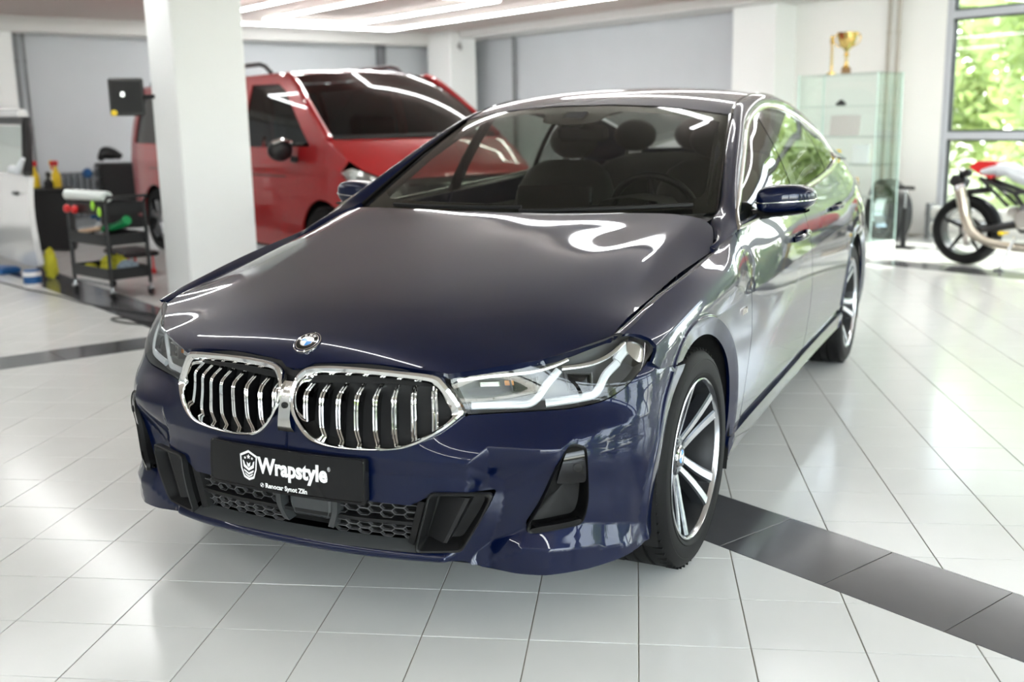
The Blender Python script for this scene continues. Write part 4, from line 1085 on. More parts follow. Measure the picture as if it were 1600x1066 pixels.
# ---------------------------------------------------------------- mirrors, handles, fender badge
for sgn in (1, -1):
    mb = MB(); G = []; nu, nv = 28, 14
    for i in range(nv+1):
        ph = -math.pi/2+math.pi*i/nv; row = []
        for k in range(nu+1):
            t = 2*math.pi*k/nu
            sp = lambda v, p: math.copysign(abs(v)**p, v)
            u_ = sp(math.cos(ph), .42)*sp(math.cos(t), .50); x = .104*u_; y = .075*sp(math.cos(ph), .55)*sp(math.sin(t), .75); z = .054*sp(math.sin(ph), .62)
            z *= (1-.30*max(u_, 0)**2-.10*max(-u_, 0)**3) if z > 0 else (1-.35*max(u_, 0)**2)
            y += .022*u_+.02*max(0, u_)**2
            row.append((.966+x, .990+y, 1.078+z+.004*u_))
        G.append(row)
    mb.grid(G); mb.V = [(sgn*x, y, z) for x, y, z in mb.V]; mr = mb.build('door_mirror', PAINT, CAR, sharp=60)
    mb = MB(); pts = []
    for t in np.linspace(R(182), R(372), 30):
        u_ = math.copysign(abs(math.cos(t))**.5, math.cos(t)); pts.append((.966+.1055*u_, .990+.077*math.copysign(abs(math.sin(t))**.75, math.sin(t))+.022*u_+.02*max(0, u_)**2, 1.070+.006*u_))
    mb.tube(pts, .0026, 6); mb.V = [(sgn*x, y, z) for x, y, z in mb.V]; mb.build('mirror_indicator', SATIN, mr)
    mb = MB(); mb.prism([(.885,1.040),(1.04,1.045),(1.055,1.065),(1.05,1.105),(.95,1.118),(.885,1.11)], 1.056, 1.064, ax=(0,2,1)); mb.V = [(sgn*x, y, z) for x, y, z in mb.V]; mb.build('mirror_glass', MIRG, mr, smooth=False)
    mb = MB(); G = []
    for x, y, z, h in ((.850,.945,1.012,.030),(.880,.955,1.016,.022),(.93,.965,1.020,.014),(1.00,.975,1.026,.010),(1.045,.985,1.032,.006)):
        G.append([(x, y-.055, z), (x, y-.04, z+h), (x, y+.05, z+h), (x, y+.065, z), (x, y+.05, z-h*.6), (x, y-.04, z-h*.6), (x, y-.055, z)])
    mb.grid(G); mb.V = [(sgn*x, y, z) for x, y, z in mb.V]; mb.build('mirror_arm', BLKG, mr)
    for y, z, par in ((1.49, .885, 0), (2.44, .935, 1)):
        x = float(side_x(np.array([y]), np.array([z]))[0])
        mb = MB(); pts = [(x+.002, y-.115, z-.004), (x+.022, y-.095, z), (x+.032, y, z+.004), (x+.022, y+.095, z+.006), (x+.002, y+.115, z+.006)]
        mb.tube(smooth_loop(pts, 20, closed=False).tolist(), .0125, 10); mb.V = [(sgn*xx, yy_, zz_) for xx, yy_, zz_ in mb.V]
        mb.build('door_handle', PAINT, (DOOR1, DOOR2)[par][0 if sgn > 0 else 1])
    x = float(side_x(np.array([.50]), np.array([.730]))[0])
    mb = MB()
    for k in range(3): mb.box((sgn*(x+.003), .455+.012*k, .732), (.005, .007, .020), Matrix.Rotation(R(-14*sgn), 3, 'X'))
    for d in (0,): mb.prism([(.488,.722),(.494,.722),(.498,.735),(.504,.722),(.510,.722),(.510,.742),(.505,.742),(.499,.730),(.493,.742),(.488,.742)], sgn*(x+.001), sgn*(x+.006), ax=(1,2,0))
    mb.build('fender_badge', CHROME, CAR, smooth=False)

# ---------------------------------------------------------------- cabin
mb = MB(); aa = np.linspace(-.68, .68, 25)
mb.grid([np.c_[aa, np.full(25, y)+.10*(aa/.68)**2, np.full(25, z)].tolist() for y, z in ((.60,1.00),(.80,1.02),(1.00,1.035),(1.08,1.015),(1.10,.90),(1.02,.60))])
db = mb.build('dashboard', DASH, CAR)
mb = MB(); mb.box((.0, 1.02, 1.065), (.34, .025, .10), Matrix.Rotation(R(-12), 3, 'X'), bev=.008); mb.build('screen_housing', BLKG, db)
mb = MB(); G = [[(.37+x, 1.03+y*.2, 1.01+z) for x, y, z in ((-.17,-.6,0),(-.12,-.6,.055),(0,-.6,.07),(.12,-.6,.055),(.17,-.6,0))], [(.37+x, 1.10, 1.01+z) for x, z in ((-.17,0),(-.12,.06),(0,.075),(.12,.06),(.17,0))]]
mb.grid(G); mb.build('instrument_hood', DASH, db)
mb = MB(); rot = Matrix.Rotation(R(-65), 3, 'X'); cw = Vector((.37, 1.24, .985))
mb.tube([cw+rot @ Vector((.185*math.cos(t), .185*math.sin(t), 0)) for t in np.linspace(0, 2*math.pi, 41)[:-1]], .0165, 10, closed=True)
for a in (0, 180, 270): mb.tube([cw+rot @ Vector((.05*math.cos(R(a)), .05*math.sin(R(a)), -.01)), cw+rot @ Vector((.18*math.cos(R(a)), .18*math.sin(R(a)), 0))], [.022,.013], 8)
mb.lathe([(0,.02),(.06,.014),(.07,-.02)], 20, c=cw, rot=rot); mb.cyl(cw, cw+rot @ Vector((0,0,-.25)), .03, 10)
mb.build('steering_wheel', BLK, CAR)
def seat(x, y, w_, name, backz=.62, ang=-22):
    mb = MB(); rt = Matrix.Rotation(R(ang), 3, 'X')
    mb.box((x, y, .58), (w_, .52, .16), Matrix.Rotation(R(6), 3, 'X'), bev=.05)
    G = []
    for z, wd, d in ((0,.46,.10),(.12,.50,.13),(.30,.52,.14),(.46,.50,.12),(.56,.42,.09),(.61,.30,.05)):
        row = []
        for t in np.linspace(0, 2*math.pi, 19): row.append(tuple(rt @ Vector((math.copysign(abs(math.cos(t))**.6, math.cos(t))*wd/2*w_/.5, math.copysign(abs(math.sin(t))**.7, math.sin(t))*d, z)) + Vector((x, y+.26, .60))))
        G.append(row)
    mb.grid(G); s_ = mb.build(name, SEAT, CAR, sharp=70)
    for k in ((0,) if w_ < .7 else (-.38, 0, .38)):
        mb = MB(); base = rt @ Vector((k, .0, .73)) + Vector((x, y+.26, .60))
        mb.sphere(base, (.135, .055, .095), 18, 10); mb.cyl(base-Vector((.05,0,.12)), base-Vector((.05,0,0)), .008, 8); mb.cyl(base-Vector((-.05,0,.12)), base-Vector((-.05,0,0)), .008, 8)
        mb.build('headrest', SEAT, s_)
seat(.38, 1.62, .52, 'front_seat'); seat(-.38, 1.62, .52, 'front_seat'); seat(0, 2.62, 1.30, 'rear_seat', ang=-20)
mb = MB(); mb.box((0, 1.34, 1.325), (.24, .035, .07), Matrix.Rotation(R(10), 3, 'X'), bev=.02); mb.cyl((0,1.33,1.35), (0,1.28,1.39), .012, 8); mb.box((0,1.26,1.385), (.12,.10,.04), Matrix.Rotation(R(25),3,'X'), bev=.015); mb.build('interior_mirror', BLK, CAR)
mb = MB(); G = roof_grid(lambda s: 1.42+.066*s*s, lambda s: 3.0+.0*s, 14, 17, .96); mb.grid([[(x, y, z-.035) for x, y, z in r] for r in G]); mb.build('headliner', LINING, CAR)
mb = MB(); mb.box((0, 1.9, .46), (1.6, 2.6, .05)); mb.box((.80,1.6,.72), (.06,2.2,.46), bev=.02); mb.box((-.80,1.6,.72), (.06,2.2,.46), bev=.02); mb.box((0,3.3,.82),(1.4,.7,.06)); mb.box((0,1.45,.66),(.22,.9,.30),bev=.04); mb.build('cabin_tub', DASH, CAR)
for sgn in (-1, 1):
    mb = MB(); mb.tube([(sgn*(x-.05), y+.03, z-.01) for x, y, z in WC[4:10]], .02, 8); mb.build('pillar_lining', LINING, CAR)
# ================================================================ THE ROOM
rnd = random.Random(7)
WALLG = mat('wall_grey', srgb(196,200,204), rough=.75, noise=(3, .03), bump=(120, .12))
WALLW = mat('wall_white', srgb(243,243,240), rough=.7, noise=(2, .02), bump=(120, .1))
PILW = mat('pillar_white', srgb(240,242,241), rough=.55, noise=(2, .015), bump=(150, .08))
CEIL = mat('ceiling_paint', srgb(192,180,174), rough=.8, noise=(1.5, .03))
BEAM = mat('beam_white', srgb(214,214,212), rough=.7)
PIPEG = mat('pipe_grey', srgb(120,122,124), rough=.4)
GROUT = mat('tile_grout', srgb(128,122,108), rough=.9, noise=(20, .15))
TILE = mat('tile_white', srgb(220,221,218), rough=.17, noise=(5, .035), spec=.55)
TILED = mat('tile_dark', srgb(82,83,86), rough=.14, noise=(7, .10), spec=.55)
ALU = mat('window_alu', srgb(188,191,198), rough=.45)
ALUD = mat('window_gasket', srgb(58,60,66), rough=.5)
PANE = glass_mat('window_pane', (.95,.97,.96), 1.45)
LED = mat('led_tube', (1,1,1,1), rough=.5, emit=(.98,1.0,.995), estr=15.0)
LEDB = mat('led_rail', srgb(230,230,230), rough=.5)

H = 2.86
XL, XR, YB, YF = -14.0, 5.2, 9.5, -6.5
def wall(name, c, s, m):
    mb = MB(); mb.box(c, s); return tag(mb.build(name, m, smooth=False), kind='structure')
wall('wall_left', (XL-.1, (YB+YF)/2, H/2), (.2, YB-YF, H), WALLG)
wall('wall_back', ((XL-7.36)/2, YB+.1, H/2), (-7.36-XL, .2, H), WALLG)
wall('wall_back', ((-7.36-4.70)/2, YB+.1, H/2), (2.66, .2, H), WALLW)  # white here stands in for window light flooding this stretch of wall
wall('wall_front', ((XL+XR)/2, YF-.1, H/2), (XR-XL, .2, H), WALLG)
cl = wall('ceiling', ((XL+XR)/2, (YB+YF)/2, H+.1), (XR-XL+.4, YB-YF+.4, .2), CEIL)
# beams under the ceiling along the walls
for nm, c, s in (('trim_1', (XL+.22, 3.0, H-.10), (.44, 12.9, .20)), ('trim_2', (-8.2, YB-.35, H-.06), (11.2, .70, .12))):
    wall(nm, c, s, BEAM)
# window wall (back right) and window wall (right): strips of wall around the panes
def window_run(n0, p0, p1, ax, zs_, pan, frame=.075, dep=.10):
    """row of tall windows from p0 to p1 along axis ax at fixed other coordinate"""
    k = n0; fixed = YB+.05 if ax == 0 else XR+.05
    L = (p1-p0)/pan
    for i in range(pan):
        a0, a1 = p0+i*L, p0+(i+1)*L
        def bx(mb, u0, u1, z0, z1, d0=-dep/2, d1=dep/2):
            c = ((u0+u1)/2, fixed+(d0+d1)/2, (z0+z1)/2); s = (u1-u0, d1-d0, z1-z0)
            if ax == 1: c = (c[1], c[0], c[2]); s = (s[1], s[0], s[2])
            mb.box(c, s, bev=.006)
        fr = MB(); z0, z1 = zs_[0], zs_[-1]
        bx(fr, a0, a0+frame, z0, z1); bx(fr, a1-frame, a1, z0, z1); bx(fr, a0+frame, a1-frame, z0, z0+frame); bx(fr, a0+frame, a1-frame, z1-frame, z1)
        for zm in zs_[1:-1]: bx(fr, a0+frame, a1-frame, zm-.04, zm+.04)
        o = tag(fr.build('window_%d' % k, ALU, smooth=False), kind='structure')
        cells = [z0+frame]+sum([[zm-.04, zm+.04] for zm in zs_[1:-1]], [])+[z1-frame]
        for j in range(0, len(cells), 2):
            g = MB(); bx(g, a0+frame, a1-frame, cells[j], cells[j]+.022, -.03, .03); bx(g, a0+frame, a1-frame, cells[j+1]-.022, cells[j+1], -.03, .03)
            bx(g, a0+frame, a0+frame+.022, cells[j]+.022, cells[j+1]-.022, -.03, .03); bx(g, a1-frame-.022, a1-frame, cells[j]+.022, cells[j+1]-.022, -.03, .03); g.build('gasket', ALUD, o, smooth=False)
            p = MB(); bx(p, a0+frame+.02, a1-frame-.02, cells[j]+.02, cells[j+1]-.02, -.004, .004); p.build('pane', PANE, o, smooth=False)
        k += 1
    return k
nw = window_run(1, -4.70, XR-.25, 0, (.12, 1.135, 2.44, 2.84), 4)
nw = window_run(nw, -5.2, YB-.4, 1, (.12, 1.135, 2.44, 2.84), 6)
wall('trim_3', ((-4.70+XR)/2, YB+.05, .06), (XR+4.70, .14, .12), WALLW)
wall('trim_4', (XR+.05, (YB+YF)/2, .06), (.14, YB-YF, .12), WALLW)
wall('wall_right', (XR+.1, (-5.2+YF)/2, H/2), (.2, 1.3, H), WALLW)
wall('wall_right', (XR+.1, YB-.2, H/2), (.2, .4, H), WALLW)
wall('trim_5', (XR-.12, YB+.05, H/2), (.26, .14, H), WALLW)
# pillars
def pillar(x0, x1, y0, y1, name):
    mb = MB(); mb.box(((x0+x1)/2, (y0+y1)/2, H/2), (x1-x0, y1-y0, H), bev=.012); return tag(mb.build(name, PILW, smooth=False), kind='structure')
pillar(-6.86, -6.34, 1.33, 1.92, 'pillar_1')
pillar(-13.62, -12.95, 8.62, 9.15, 'pillar_2')
pillar(-7.40, -6.72, 9.10, 9.55, 'pillar_3')
pillar(-14.05, -13.62, .95, 2.02, 'pillar_4')
# vertical pipes and flat ducts on the walls
def vpipe(x, y, r, m, label, grp, z1=H):
    mb = MB(); mb.cyl((x, y, .02), (x, y, z1), r, 12)
    for z in (.5, 1.4, 2.3): mb.lathe([(r+.008,-.012),(r+.008,.012),(r,.012)], 12, c=(x, y, z))
    return tag(mb.build('wall_pipe', m), label, 'pipe', grp)
vpipe(-13.93, 2.13, .020, PIPEG, 'thin grey vertical pipe on the left wall, left one of the pair', 'pipes on the left wall', 2.66)
vpipe(-13.93, 2.235, .020, PIPEG, 'thin grey vertical pipe on the left wall, right one of the pair', 'pipes on the left wall', 2.66)
vpipe(-13.95, 7.90, .085, mat('duct_grey', srgb(112,114,118), rough=.6), 'thick grey duct on the wall above the red van', None, 2.66)
vpipe(-12.30, 9.44, .030, PIPEG, 'grey pipe on the back wall above the blue car roof', None, 2.75)
vpipe(-5.36, 9.42, .022, mat('pipe_beige', srgb(176,170,160), rough=.5), 'pale vertical pipe beside the glass cabinet, left one of the pair', 'pipes by the cabinet')
vpipe(-5.24, 9.42, .022, MATS['pipe_beige'], 'pale vertical pipe beside the glass cabinet, right one of the pair', 'pipes by the cabinet')

# ---------------------------------------------------------------- tiled floor
mb = MB(); mb.box(((XL+XR)/2, (YB+YF)/2, -.053), (XR-XL+.4, YB-YF+.4, .10)); FLOOR = tag(mb.build('floor', GROUT, smooth=False), kind='structure')
TS = .2968; C45 = math.sqrt(.5)
def g2r(i, j): x, y = i*TS, j*TS; return ((x-y)*C45, (x+y)*C45)
BX = [(-12.9, -12.51), (-5.20, -4.81), (2.50, 2.89)]; BY = [(-5.60, -5.22), (.68, 1.06), (6.98, 7.36)]
def clip(poly, ax, val, keep_less):
    out = []
    for i in range(len(poly)):
        a, b = poly[i], poly[(i+1) % len(poly)]; ia = (a[ax] <= val) == keep_less or a[ax] == val; ib = (b[ax] <= val) == keep_less or b[ax] == val
        if ia: out.append(a)
        if ia != ib:
            t = (val-a[ax])/(b[ax]-a[ax]); out.append((a[0]+(b[0]-a[0])*t, a[1]+(b[1]-a[1])*t))
    return out
def area(p): return abs(sum(p[i][0]*p[(i+1) % len(p)][1]-p[(i+1) % len(p)][0]*p[i][1] for i in range(len(p))))/2
xs_b = [XL]+sum([list(b) for b in BX], [])+[XR]; ys_b = [YF]+sum([list(b) for b in BY], [])+[YB]
cells = [(xs_b[2*i], xs_b[2*i+1], ys_b[2*j], ys_b[2*j+1]) for i in range(len(BX)+1) for j in range(len(BY)+1)]
tiles = []
J = .0016
_right = Vector((.6216,.7831,-.0182)).normalized()
def visible(x, y, m=.12):
    d = Vector((x, y, 0))-CAM_LOC; f = d.dot(_fw)
    if f < .6: return False
    u = 800+1662*d.dot(_rx)/f; v = 533-1662*d.dot(_up)/f
    return -1600*m < u < 1600*(1+m) and -100 < v < 1066*(1+m)
for (x0, x1, y0, y1) in cells:
    off = (.161, .184) if y0 > 1 else (0, 0)
    if x1 < -5: off = (off[0]*.5, off[1])
    inv_ = lambda x, y: (((x+y)*C45/TS)-off[0], ((-x+y)*C45/TS)-off[1])
    cs = [inv_(x, y) for x in (x0, x1) for y in (y0, y1)]
    for i in range(math.floor(min(c[0] for c in cs))-1, math.ceil(max(c[0] for c in cs))+1):
        for j in range(math.floor(min(c[1] for c in cs))-1, math.ceil(max(c[1] for c in cs))+1):
            e = J/TS
            P = [g2r(i+off[0]+a, j+off[1]+b) for a, b in ((e,e),(1-e,e),(1-e,1-e),(e,1-e))]
            cx_, cy_ = sum(p[0] for p in P)/4, sum(p[1] for p in P)/4
            for ax, val, less in ((0, x0+J, False), (0, x1-J, True), (1, y0+J, False), (1, y1-J, True)):
                if P: P = clip(P, ax, val, less)
            if len(P) >= 3 and area(P) > .0012: tiles.append((P, 0))
def dark_run(ax, b0, b1, start, end):
    t = start
    while t < end:
        a0, a1 = t+J, t+.3945-J
        P = [(a0, b0+J), (a1, b0+J), (a1, b1-J), (a0, b1-J)] if ax == 0 else [(b0+J, a0), (b1-J, a0), (b1-J, a1), (b0+J, a1)]
        tiles.append((P, 1))
        t += .3945
for b0, b1 in BY: dark_run(0, b0, b1, -.30-.3945*35, XR)
for b0, b1 in BX:
    for s in range(len(BY)+1):
        ya, yb_ = ys_b[2*s], ys_b[2*s+1]; dark_run(1, b0, b1, ya, yb_-.2)
def pix_area(t):
    c = Vector((sum(p[0] for p in t[0])/len(t[0]), sum(p[1] for p in t[0])/len(t[0]), 0)); d = (c-CAM_LOC).length
    return -area(t[0])/d**3*(1 if visible(c.x, c.y, .03) else 1e-6)
tiles.sort(key=pix_area)
def tile_geo(mb, P, z, lip=.0012):
    n = len(P); c = (sum(p[0] for p in P)/n, sum(p[1] for p in P)/n)
    I = [(p[0]+(c[0]-p[0])*lip/max(1e-3, math.hypot(c[0]-p[0], c[1]-p[1])), p[1]+(c[1]-p[1])*lip/max(1e-3, math.hypot(c[0]-p[0], c[1]-p[1]))) for p in P]
    V = [(*p, z-.004) for p in P]+[(*p, z-.0007) for p in P]+[(*p, z) for p in I]
    F = [tuple(range(2*n, 3*n))]
    for i in range(n):
        j = (i+1) % n; F.append((i, j, n+j, n+i)); F.append((n+i, n+j, 2*n+j, 2*n+i))
    mb.add(V, F)
# shared mesh for the whole white tile
full = MB(); e2 = TS/2-J; tile_geo(full, [(-e2,-e2),(e2,-e2),(e2,e2),(-e2,e2)], 0)
proto = full.build('tile', TILE, FLOOR, smooth=False); me_full = proto.data; bpy.data.objects.remove(proto)
rest = [MB(), MB()]
for k, (P, dark) in enumerate(tiles):
    z = rnd.uniform(-.0004, .0004)
    if k < 300:
        if not dark and len(P) == 4 and abs(area(P)-(TS-2*J)**2) < 1e-5:
            o = bpy.data.objects.new('tile', me_full); link(o, FLOOR); o.location = (sum(p[0] for p in P)/4, sum(p[1] for p in P)/4, z); o.rotation_euler = (rnd.uniform(-.0010,.0010), rnd.uniform(-.0010,.0010), R(45)+rnd.choice((0,1,2,3))*R(90))
        else:
            m = MB(); tile_geo(m, P, z); m.build('dark_tile' if dark else 'tile', TILED if dark else TILE, FLOOR, smooth=False)
    else: tile_geo(rest[dark], P, z)
for d, nm in ((0, 'far_tiles'), (1, 'far_dark_tiles')):
    if rest[d].V: tag(rest[d].build(nm, (TILE, TILED)[d], FLOOR, smooth=False, fix=False), kind='stuff')
# ---------------------------------------------------------------- lights of the ceiling
def led_frame(x0, x1, y0, y1, label, w_=.052, z=2.80, sides='nsew'):
    e = empty('led_ceiling_light', ((x0+x1)/2, (y0+y1)/2, z), 0, label, 'ceiling light', 'led frames under the ceiling')
    cx_, cy_ = (x0+x1)/2, (y0+y1)/2
    segs = {'s': ((0, y0-cy_), (x1-x0, w_)), 'n': ((0, y1-cy_), (x1-x0, w_)), 'w': ((x0-cx_, 0), (w_, y1-y0-w_)), 'e': ((x1-cx_, 0), (w_, y1-y0-w_))}
    for k in sides:
        c, s = segs[k]
        m = MB(); m.box((c[0], c[1], 0), (s[0], s[1], .022), bev=.006); m.build('led_strip', LED, e, smooth=False)
        m = MB(); m.box((c[0], c[1], .022), (s[0]*1.0, s[1]*1.0, .022)); m.build('led_rail', LEDB, e, smooth=False)
    return e
led_frame(-12.70, -7.60, 4.10, 7.30, 'large rectangular white LED frame on the ceiling above the red van')
led_frame(-12.05, -8.65, 4.90, 6.30, 'smaller white LED frame nested inside the large one above the red van')
led_frame(-5.60, -1.90, 2.52, 2.76, 'zigzag white LED frame on the ceiling over the blue car windscreen', sides='ne')
led_frame(-4.80, -1.00, -.65, .3, 'white LED line on the ceiling over the blue car nose', sides='s')
led_frame(-5.3, -1.0, 4.2, 7.2, 'rectangular white LED frame on the ceiling behind the blue car')
led_frame(-3.4, 3.6, -5.6, -3.4, 'added rectangular LED fill frame on the ceiling behind the camera')  # added unseen lamp, gives the chrome of the nose brightness to mirror
led_frame(.8, 4.4, 3.6, 8.2, 'added rectangular LED fill frame on the ceiling by the right hand windows')  # invented lamp out of view, brightens the floor on the right
led_frame(-11.6, -6.6, -2.4, 1.0, 'rectangular white LED frame on the ceiling over the white car')

# ---------------------------------------------------------------- garden outside the windows
GRASS = mat('lawn', srgb(120,126,96), rough=.95, noise=(3, .3))
mb = MB(); mb.box((0, 3, -.30), (90, 90, .2)); tag(mb.build('ground', GRASS, smooth=False), 'green lawn outside the windows', 'lawn', kind='structure')
def leaf_mat(name, c):
    m = mat(name, c, rough=.55, noise=(.7, .25)); n = m.node_tree.nodes; L = m.node_tree.links; b = n['Principled BSDF']
    tr = n.new('ShaderNodeBsdfTranslucent'); tr.inputs[0].default_value = (c[0]*1.25, c[1]*1.2, c[2]*.8, 1); mx = n.new('ShaderNodeMixShader'); mx.inputs[0].default_value = .5
    out = [q for q in n if q.type == 'OUTPUT_MATERIAL'][0]; L.new(b.outputs[0], mx.inputs[1]); L.new(tr.outputs[0], mx.inputs[2]); L.new(mx.outputs[0], out.inputs[0]); return m
LEAF = [leaf_mat('leaf_%d' % i, c) for i, c in enumerate((srgb(156,172,128), srgb(172,188,144), srgb(138,160,118)))]
BARK = mat('bark', srgb(96,80,64), rough=.9, noise=(20, .3))
def crown(c, rad, n, seed, size=.14):
    r = random.Random(seed); V = []; F = []
    lobes = [(c[0]+r.uniform(-.55,.55)*rad[0], c[1]+r.uniform(-.5,.5)*rad[1], c[2]+r.uniform(-.6,.6)*rad[2], r.uniform(.35,.6)) for _ in range(9)]
    for _ in range(n):
        lb = r.choice(lobes); a, b = r.uniform(0, 2*math.pi), r.uniform(-1, 1); q = math.sqrt(1-b*b); rr_ = lb[3]*(r.random()**.4)
        p = Vector((lb[0]+rad[0]*rr_*q*math.cos(a), lb[1]+rad[1]*rr_*q*math.sin(a), lb[2]+rad[2]*rr_*b))
        u = Vector((r.gauss(0,1), r.gauss(0,1), r.gauss(0,.6))).normalized(); v = u.orthogonal().normalized(); s = size*r.uniform(.6,1.3); k = len(V)
        V += [p-u*s, p+v*s*.5, p+u*s, p-v*s*.5]; F.append((k, k+1, k+2, k+3))
    return V, F
tl = ['leafy tree outside, left of the window mullion', 'leafy tree outside behind the motorcycle', 'leafy tree outside in the middle of the window row', 'leafy tree outside toward the right corner', 'leafy tree outside at the far right window', 'leafy tree beyond the right hand window wall', 'second leafy tree beyond the right hand window wall', 'third leafy tree beyond the right hand window wall']
for i, (x, y, h, rx_) in enumerate(((-9.5,17.5,5.2,2.3),(-5.2,14.6,4.6,2.0),(-.9,15.4,5.0,2.0),(3.4,14.4,4.4,2.0),(7.8,15.5,4.8,2.1),(11.5,9.0,4.6,2.0),(12.5,4.4,5.0,2.0),(11.8,-.5,4.4,2.0))):
    t = empty('garden_tree', (x, y, -.2), rnd.uniform(0, 6), tl[i], 'tree', 'trees in the garden')
    V, F = crown((0,0,h*.55), (rx_, rx_, h*.50), 4200, 40+i, .16); mesh_obj('crown', V, F, LEAF[i % 3], t)
    m = MB(); m.tube([(0,0,0),(.05,.03,h*.25),(-.04,.05,h*.5),(.05,0,h*.8)], [.16,.12,.09,.04], 8); m.build('trunk', BARK, t)
bl = ['low green bush outside, behind the motorcycle seat', 'low green bush outside, second from the window jamb', 'low green bush outside in the middle of the window row', 'low green bush outside at the right of the window row', 'low green bush outside near the right corner', 'low green bush outside the left of the window jamb']
for i, (x, y) in enumerate(((-4.2,11.2),(-1.8,11.2),(.6,11.2),(3.0,11.2),(5.4,11.2),(-6.6,11.2))):
    t = empty('garden_bush', (x, y, -.2), 0, bl[i], 'bush', 'bushes under the windows')
    V, F = crown((0,0,.75), (1.05,.7,.75), 1100, 90+i, .09); mesh_obj('foliage', V, F, LEAF[(i+1) % 3], t)
    m = MB(); [m.tube([(0,0,0),(rnd.uniform(-.3,.3),rnd.uniform(-.2,.2),.9)], [.025,.01], 6) for _ in range(5)]; m.build('stem', BARK, t)
# ================================================================ THINGS IN THE ROOM
RED = mat('van_red', (.42, .012, .016, 1), rough=.3, metal=.15, coat=1, coat_rough=.02)
DGLASS = glass_mat('van_glass', (.10,.11,.11), 1.5)
BLACKM = mat('matt_black', (.010,.010,.011,1), rough=.6)
BLACKS = mat('semi_black', (.014,.014,.015,1), rough=.35)
STEEL = mat('zinc_steel', (.55,.56,.58,1), rough=.25, metal=1)
WHITEP = mat('white_lacquer', srgb(240,241,240), rough=.22, coat=.8)
YEL = mat('yellow_plastic', srgb(238,205,40), rough=.4)
YELC = mat('yellow_cloth', srgb(205,200,60), rough=.95, bump=(200, .6))
REDP = mat('red_plastic', srgb(205,40,40), rough=.35)
GRN = mat('green_plastic', srgb(22,140,80), rough=.4)
LIME = mat('lime_plastic', srgb(160,215,70), rough=.4)
BLU = mat('blue_plastic', srgb(30,90,150), rough=.4)
BEIG = mat('pale_wood', srgb(222,190,160), rough=.6, noise=(30, .1))
FILM = mat('white_film', srgb(222,230,226), rough=.3, coat=.3)
CLOTHG = mat('grey_cloth', srgb(150,165,178), rough=.95, bump=(150, .6))
GOLD = mat('trophy_gold', (.72,.52,.18,1), rough=.18, metal=1)
CLEAR = glass_mat('cabinet_glass', (.93,.98,.96), 1.35)

# ---------------------------------------------------------------- red van
VAN = empty('van', (-10.33, 3.51, 0), 0, 'red passenger van with black roof rails parked behind the white pillar', 'van')
def van_w(x, z):
    x = np.asarray(x, float); z = np.asarray(z, float)
    w_ = .960-.03*((z-.80)/.7)**2*(z < .8)-.175*np.clip((z-1.12)/.78, 0, 2)**1.5
    w_ = w_-.15*np.clip((x-3.35)/1.05, 0, 2)**2.2-.05*np.clip((-.2-x)/.6, 0, 2)**2
    crease_ = .012*np.exp(-((z-1.02)/.05)**2)
    return w_+crease_
def van_side(U): return np.c_[U[:, 0], -van_w(U[:, 0], U[:, 1]), U[:, 1]]
vo = [(-.74,.34)] + [(.40*math.cos(t)*-1, .345+.40*math.sin(t)) for t in np.linspace(R(2), R(178), 22)] + [(.42,.28),(3.10,.28)] + [(3.53-.40*math.cos(t), .345+.40*math.sin(t)) for t in np.linspace(R(2), R(178), 22)] + [(4.28,.36),(4.34,.62),(4.10,.74),(3.86,.98),(3.95,1.085),(3.62,1.27),(3.2,1.56),(2.85,1.77),(2.55,1.855),(-.60,1.84),(-.73,1.70),(-.79,1.0)]
win = [[(3.36,1.205),(3.10,1.22),(2.98,1.50),(3.02,1.47)], ]
front_win = [(3.38,1.20),(2.80,1.68),(2.62,1.755),(2.12,1.765),(2.10,1.185)]
mid_win = [(1.98,1.185),(1.98,1.765),(.78,1.76),(.76,1.195)]
rear_win = [(.66,1.20),(.66,1.755),(-.50,1.73),(-.60,1.21)]
V, N, F = panel_data(van_side, dens(vo, .05), [dens(w_[::-1], .05) for w_ in (front_win, mid_win, rear_win)], .06, (0,-1,0), .02)
mesh_obj('body_side', V, F, RED, VAN, normals=N); mesh_obj('body_side', V*[1,-1,1], [f[::-1] for f in F], RED, VAN, normals=N*[1,-1,1])
for wn, nm in ((front_win, 'door_window'), (mid_win, 'side_window'), (rear_win, 'rear_side_window')):
    V, N, F = panel_data(lambda U: van_side(U)+[0,.012,0], dens(wn, .05), [], .08, (0,-1,0), 0)
    mesh_obj(nm, V, F, DGLASS, VAN, normals=N); mesh_obj(nm, V*[1,-1,1], [f[::-1] for f in F], DGLASS, VAN, normals=N*[1,-1,1])
s = np.linspace(-1, 1, 21)
def van_row(x, z, crown_, bow=0., w_=None):
    ww = float(van_w(np.array([x]), np.array([z]))[0]) if w_ is None else w_
    return np.c_[x+bow*(1-s*s), s*ww, z+crown_*(1-np.abs(s)**2.2)]
mb = MB(); mb.grid([van_row(x, z, c_, b_).tolist() for x, z, c_, b_ in ((-.79,1.0,0,-.02),(-.76,1.45,0,-.03),(-.72,1.72,.01,-.02),(-.60,1.84,.03,0),(-.2,1.85,.05,0),(.8,1.855,.055,0),(1.8,1.855,.055,0),(2.4,1.85,.05,.04),(2.55,1.845,.045,.07),(2.70,1.82,.04,.10))]); mb.build('roof', RED, VAN, sharp=50)
mb = MB(); G = []
for t in np.linspace(0, 1, 12):
    x, z = 2.72+(3.60-2.72)*t, 1.815+(1.265-1.815)*t+.045*4*t*(1-t)
    G.append(van_row(x, z, .04*(1-t), .10+.16*t, float(van_w(np.array([x]), np.array([z]))[0])-.055).tolist())
mb.grid(G); mb.build('windscreen', DGLASS, VAN)
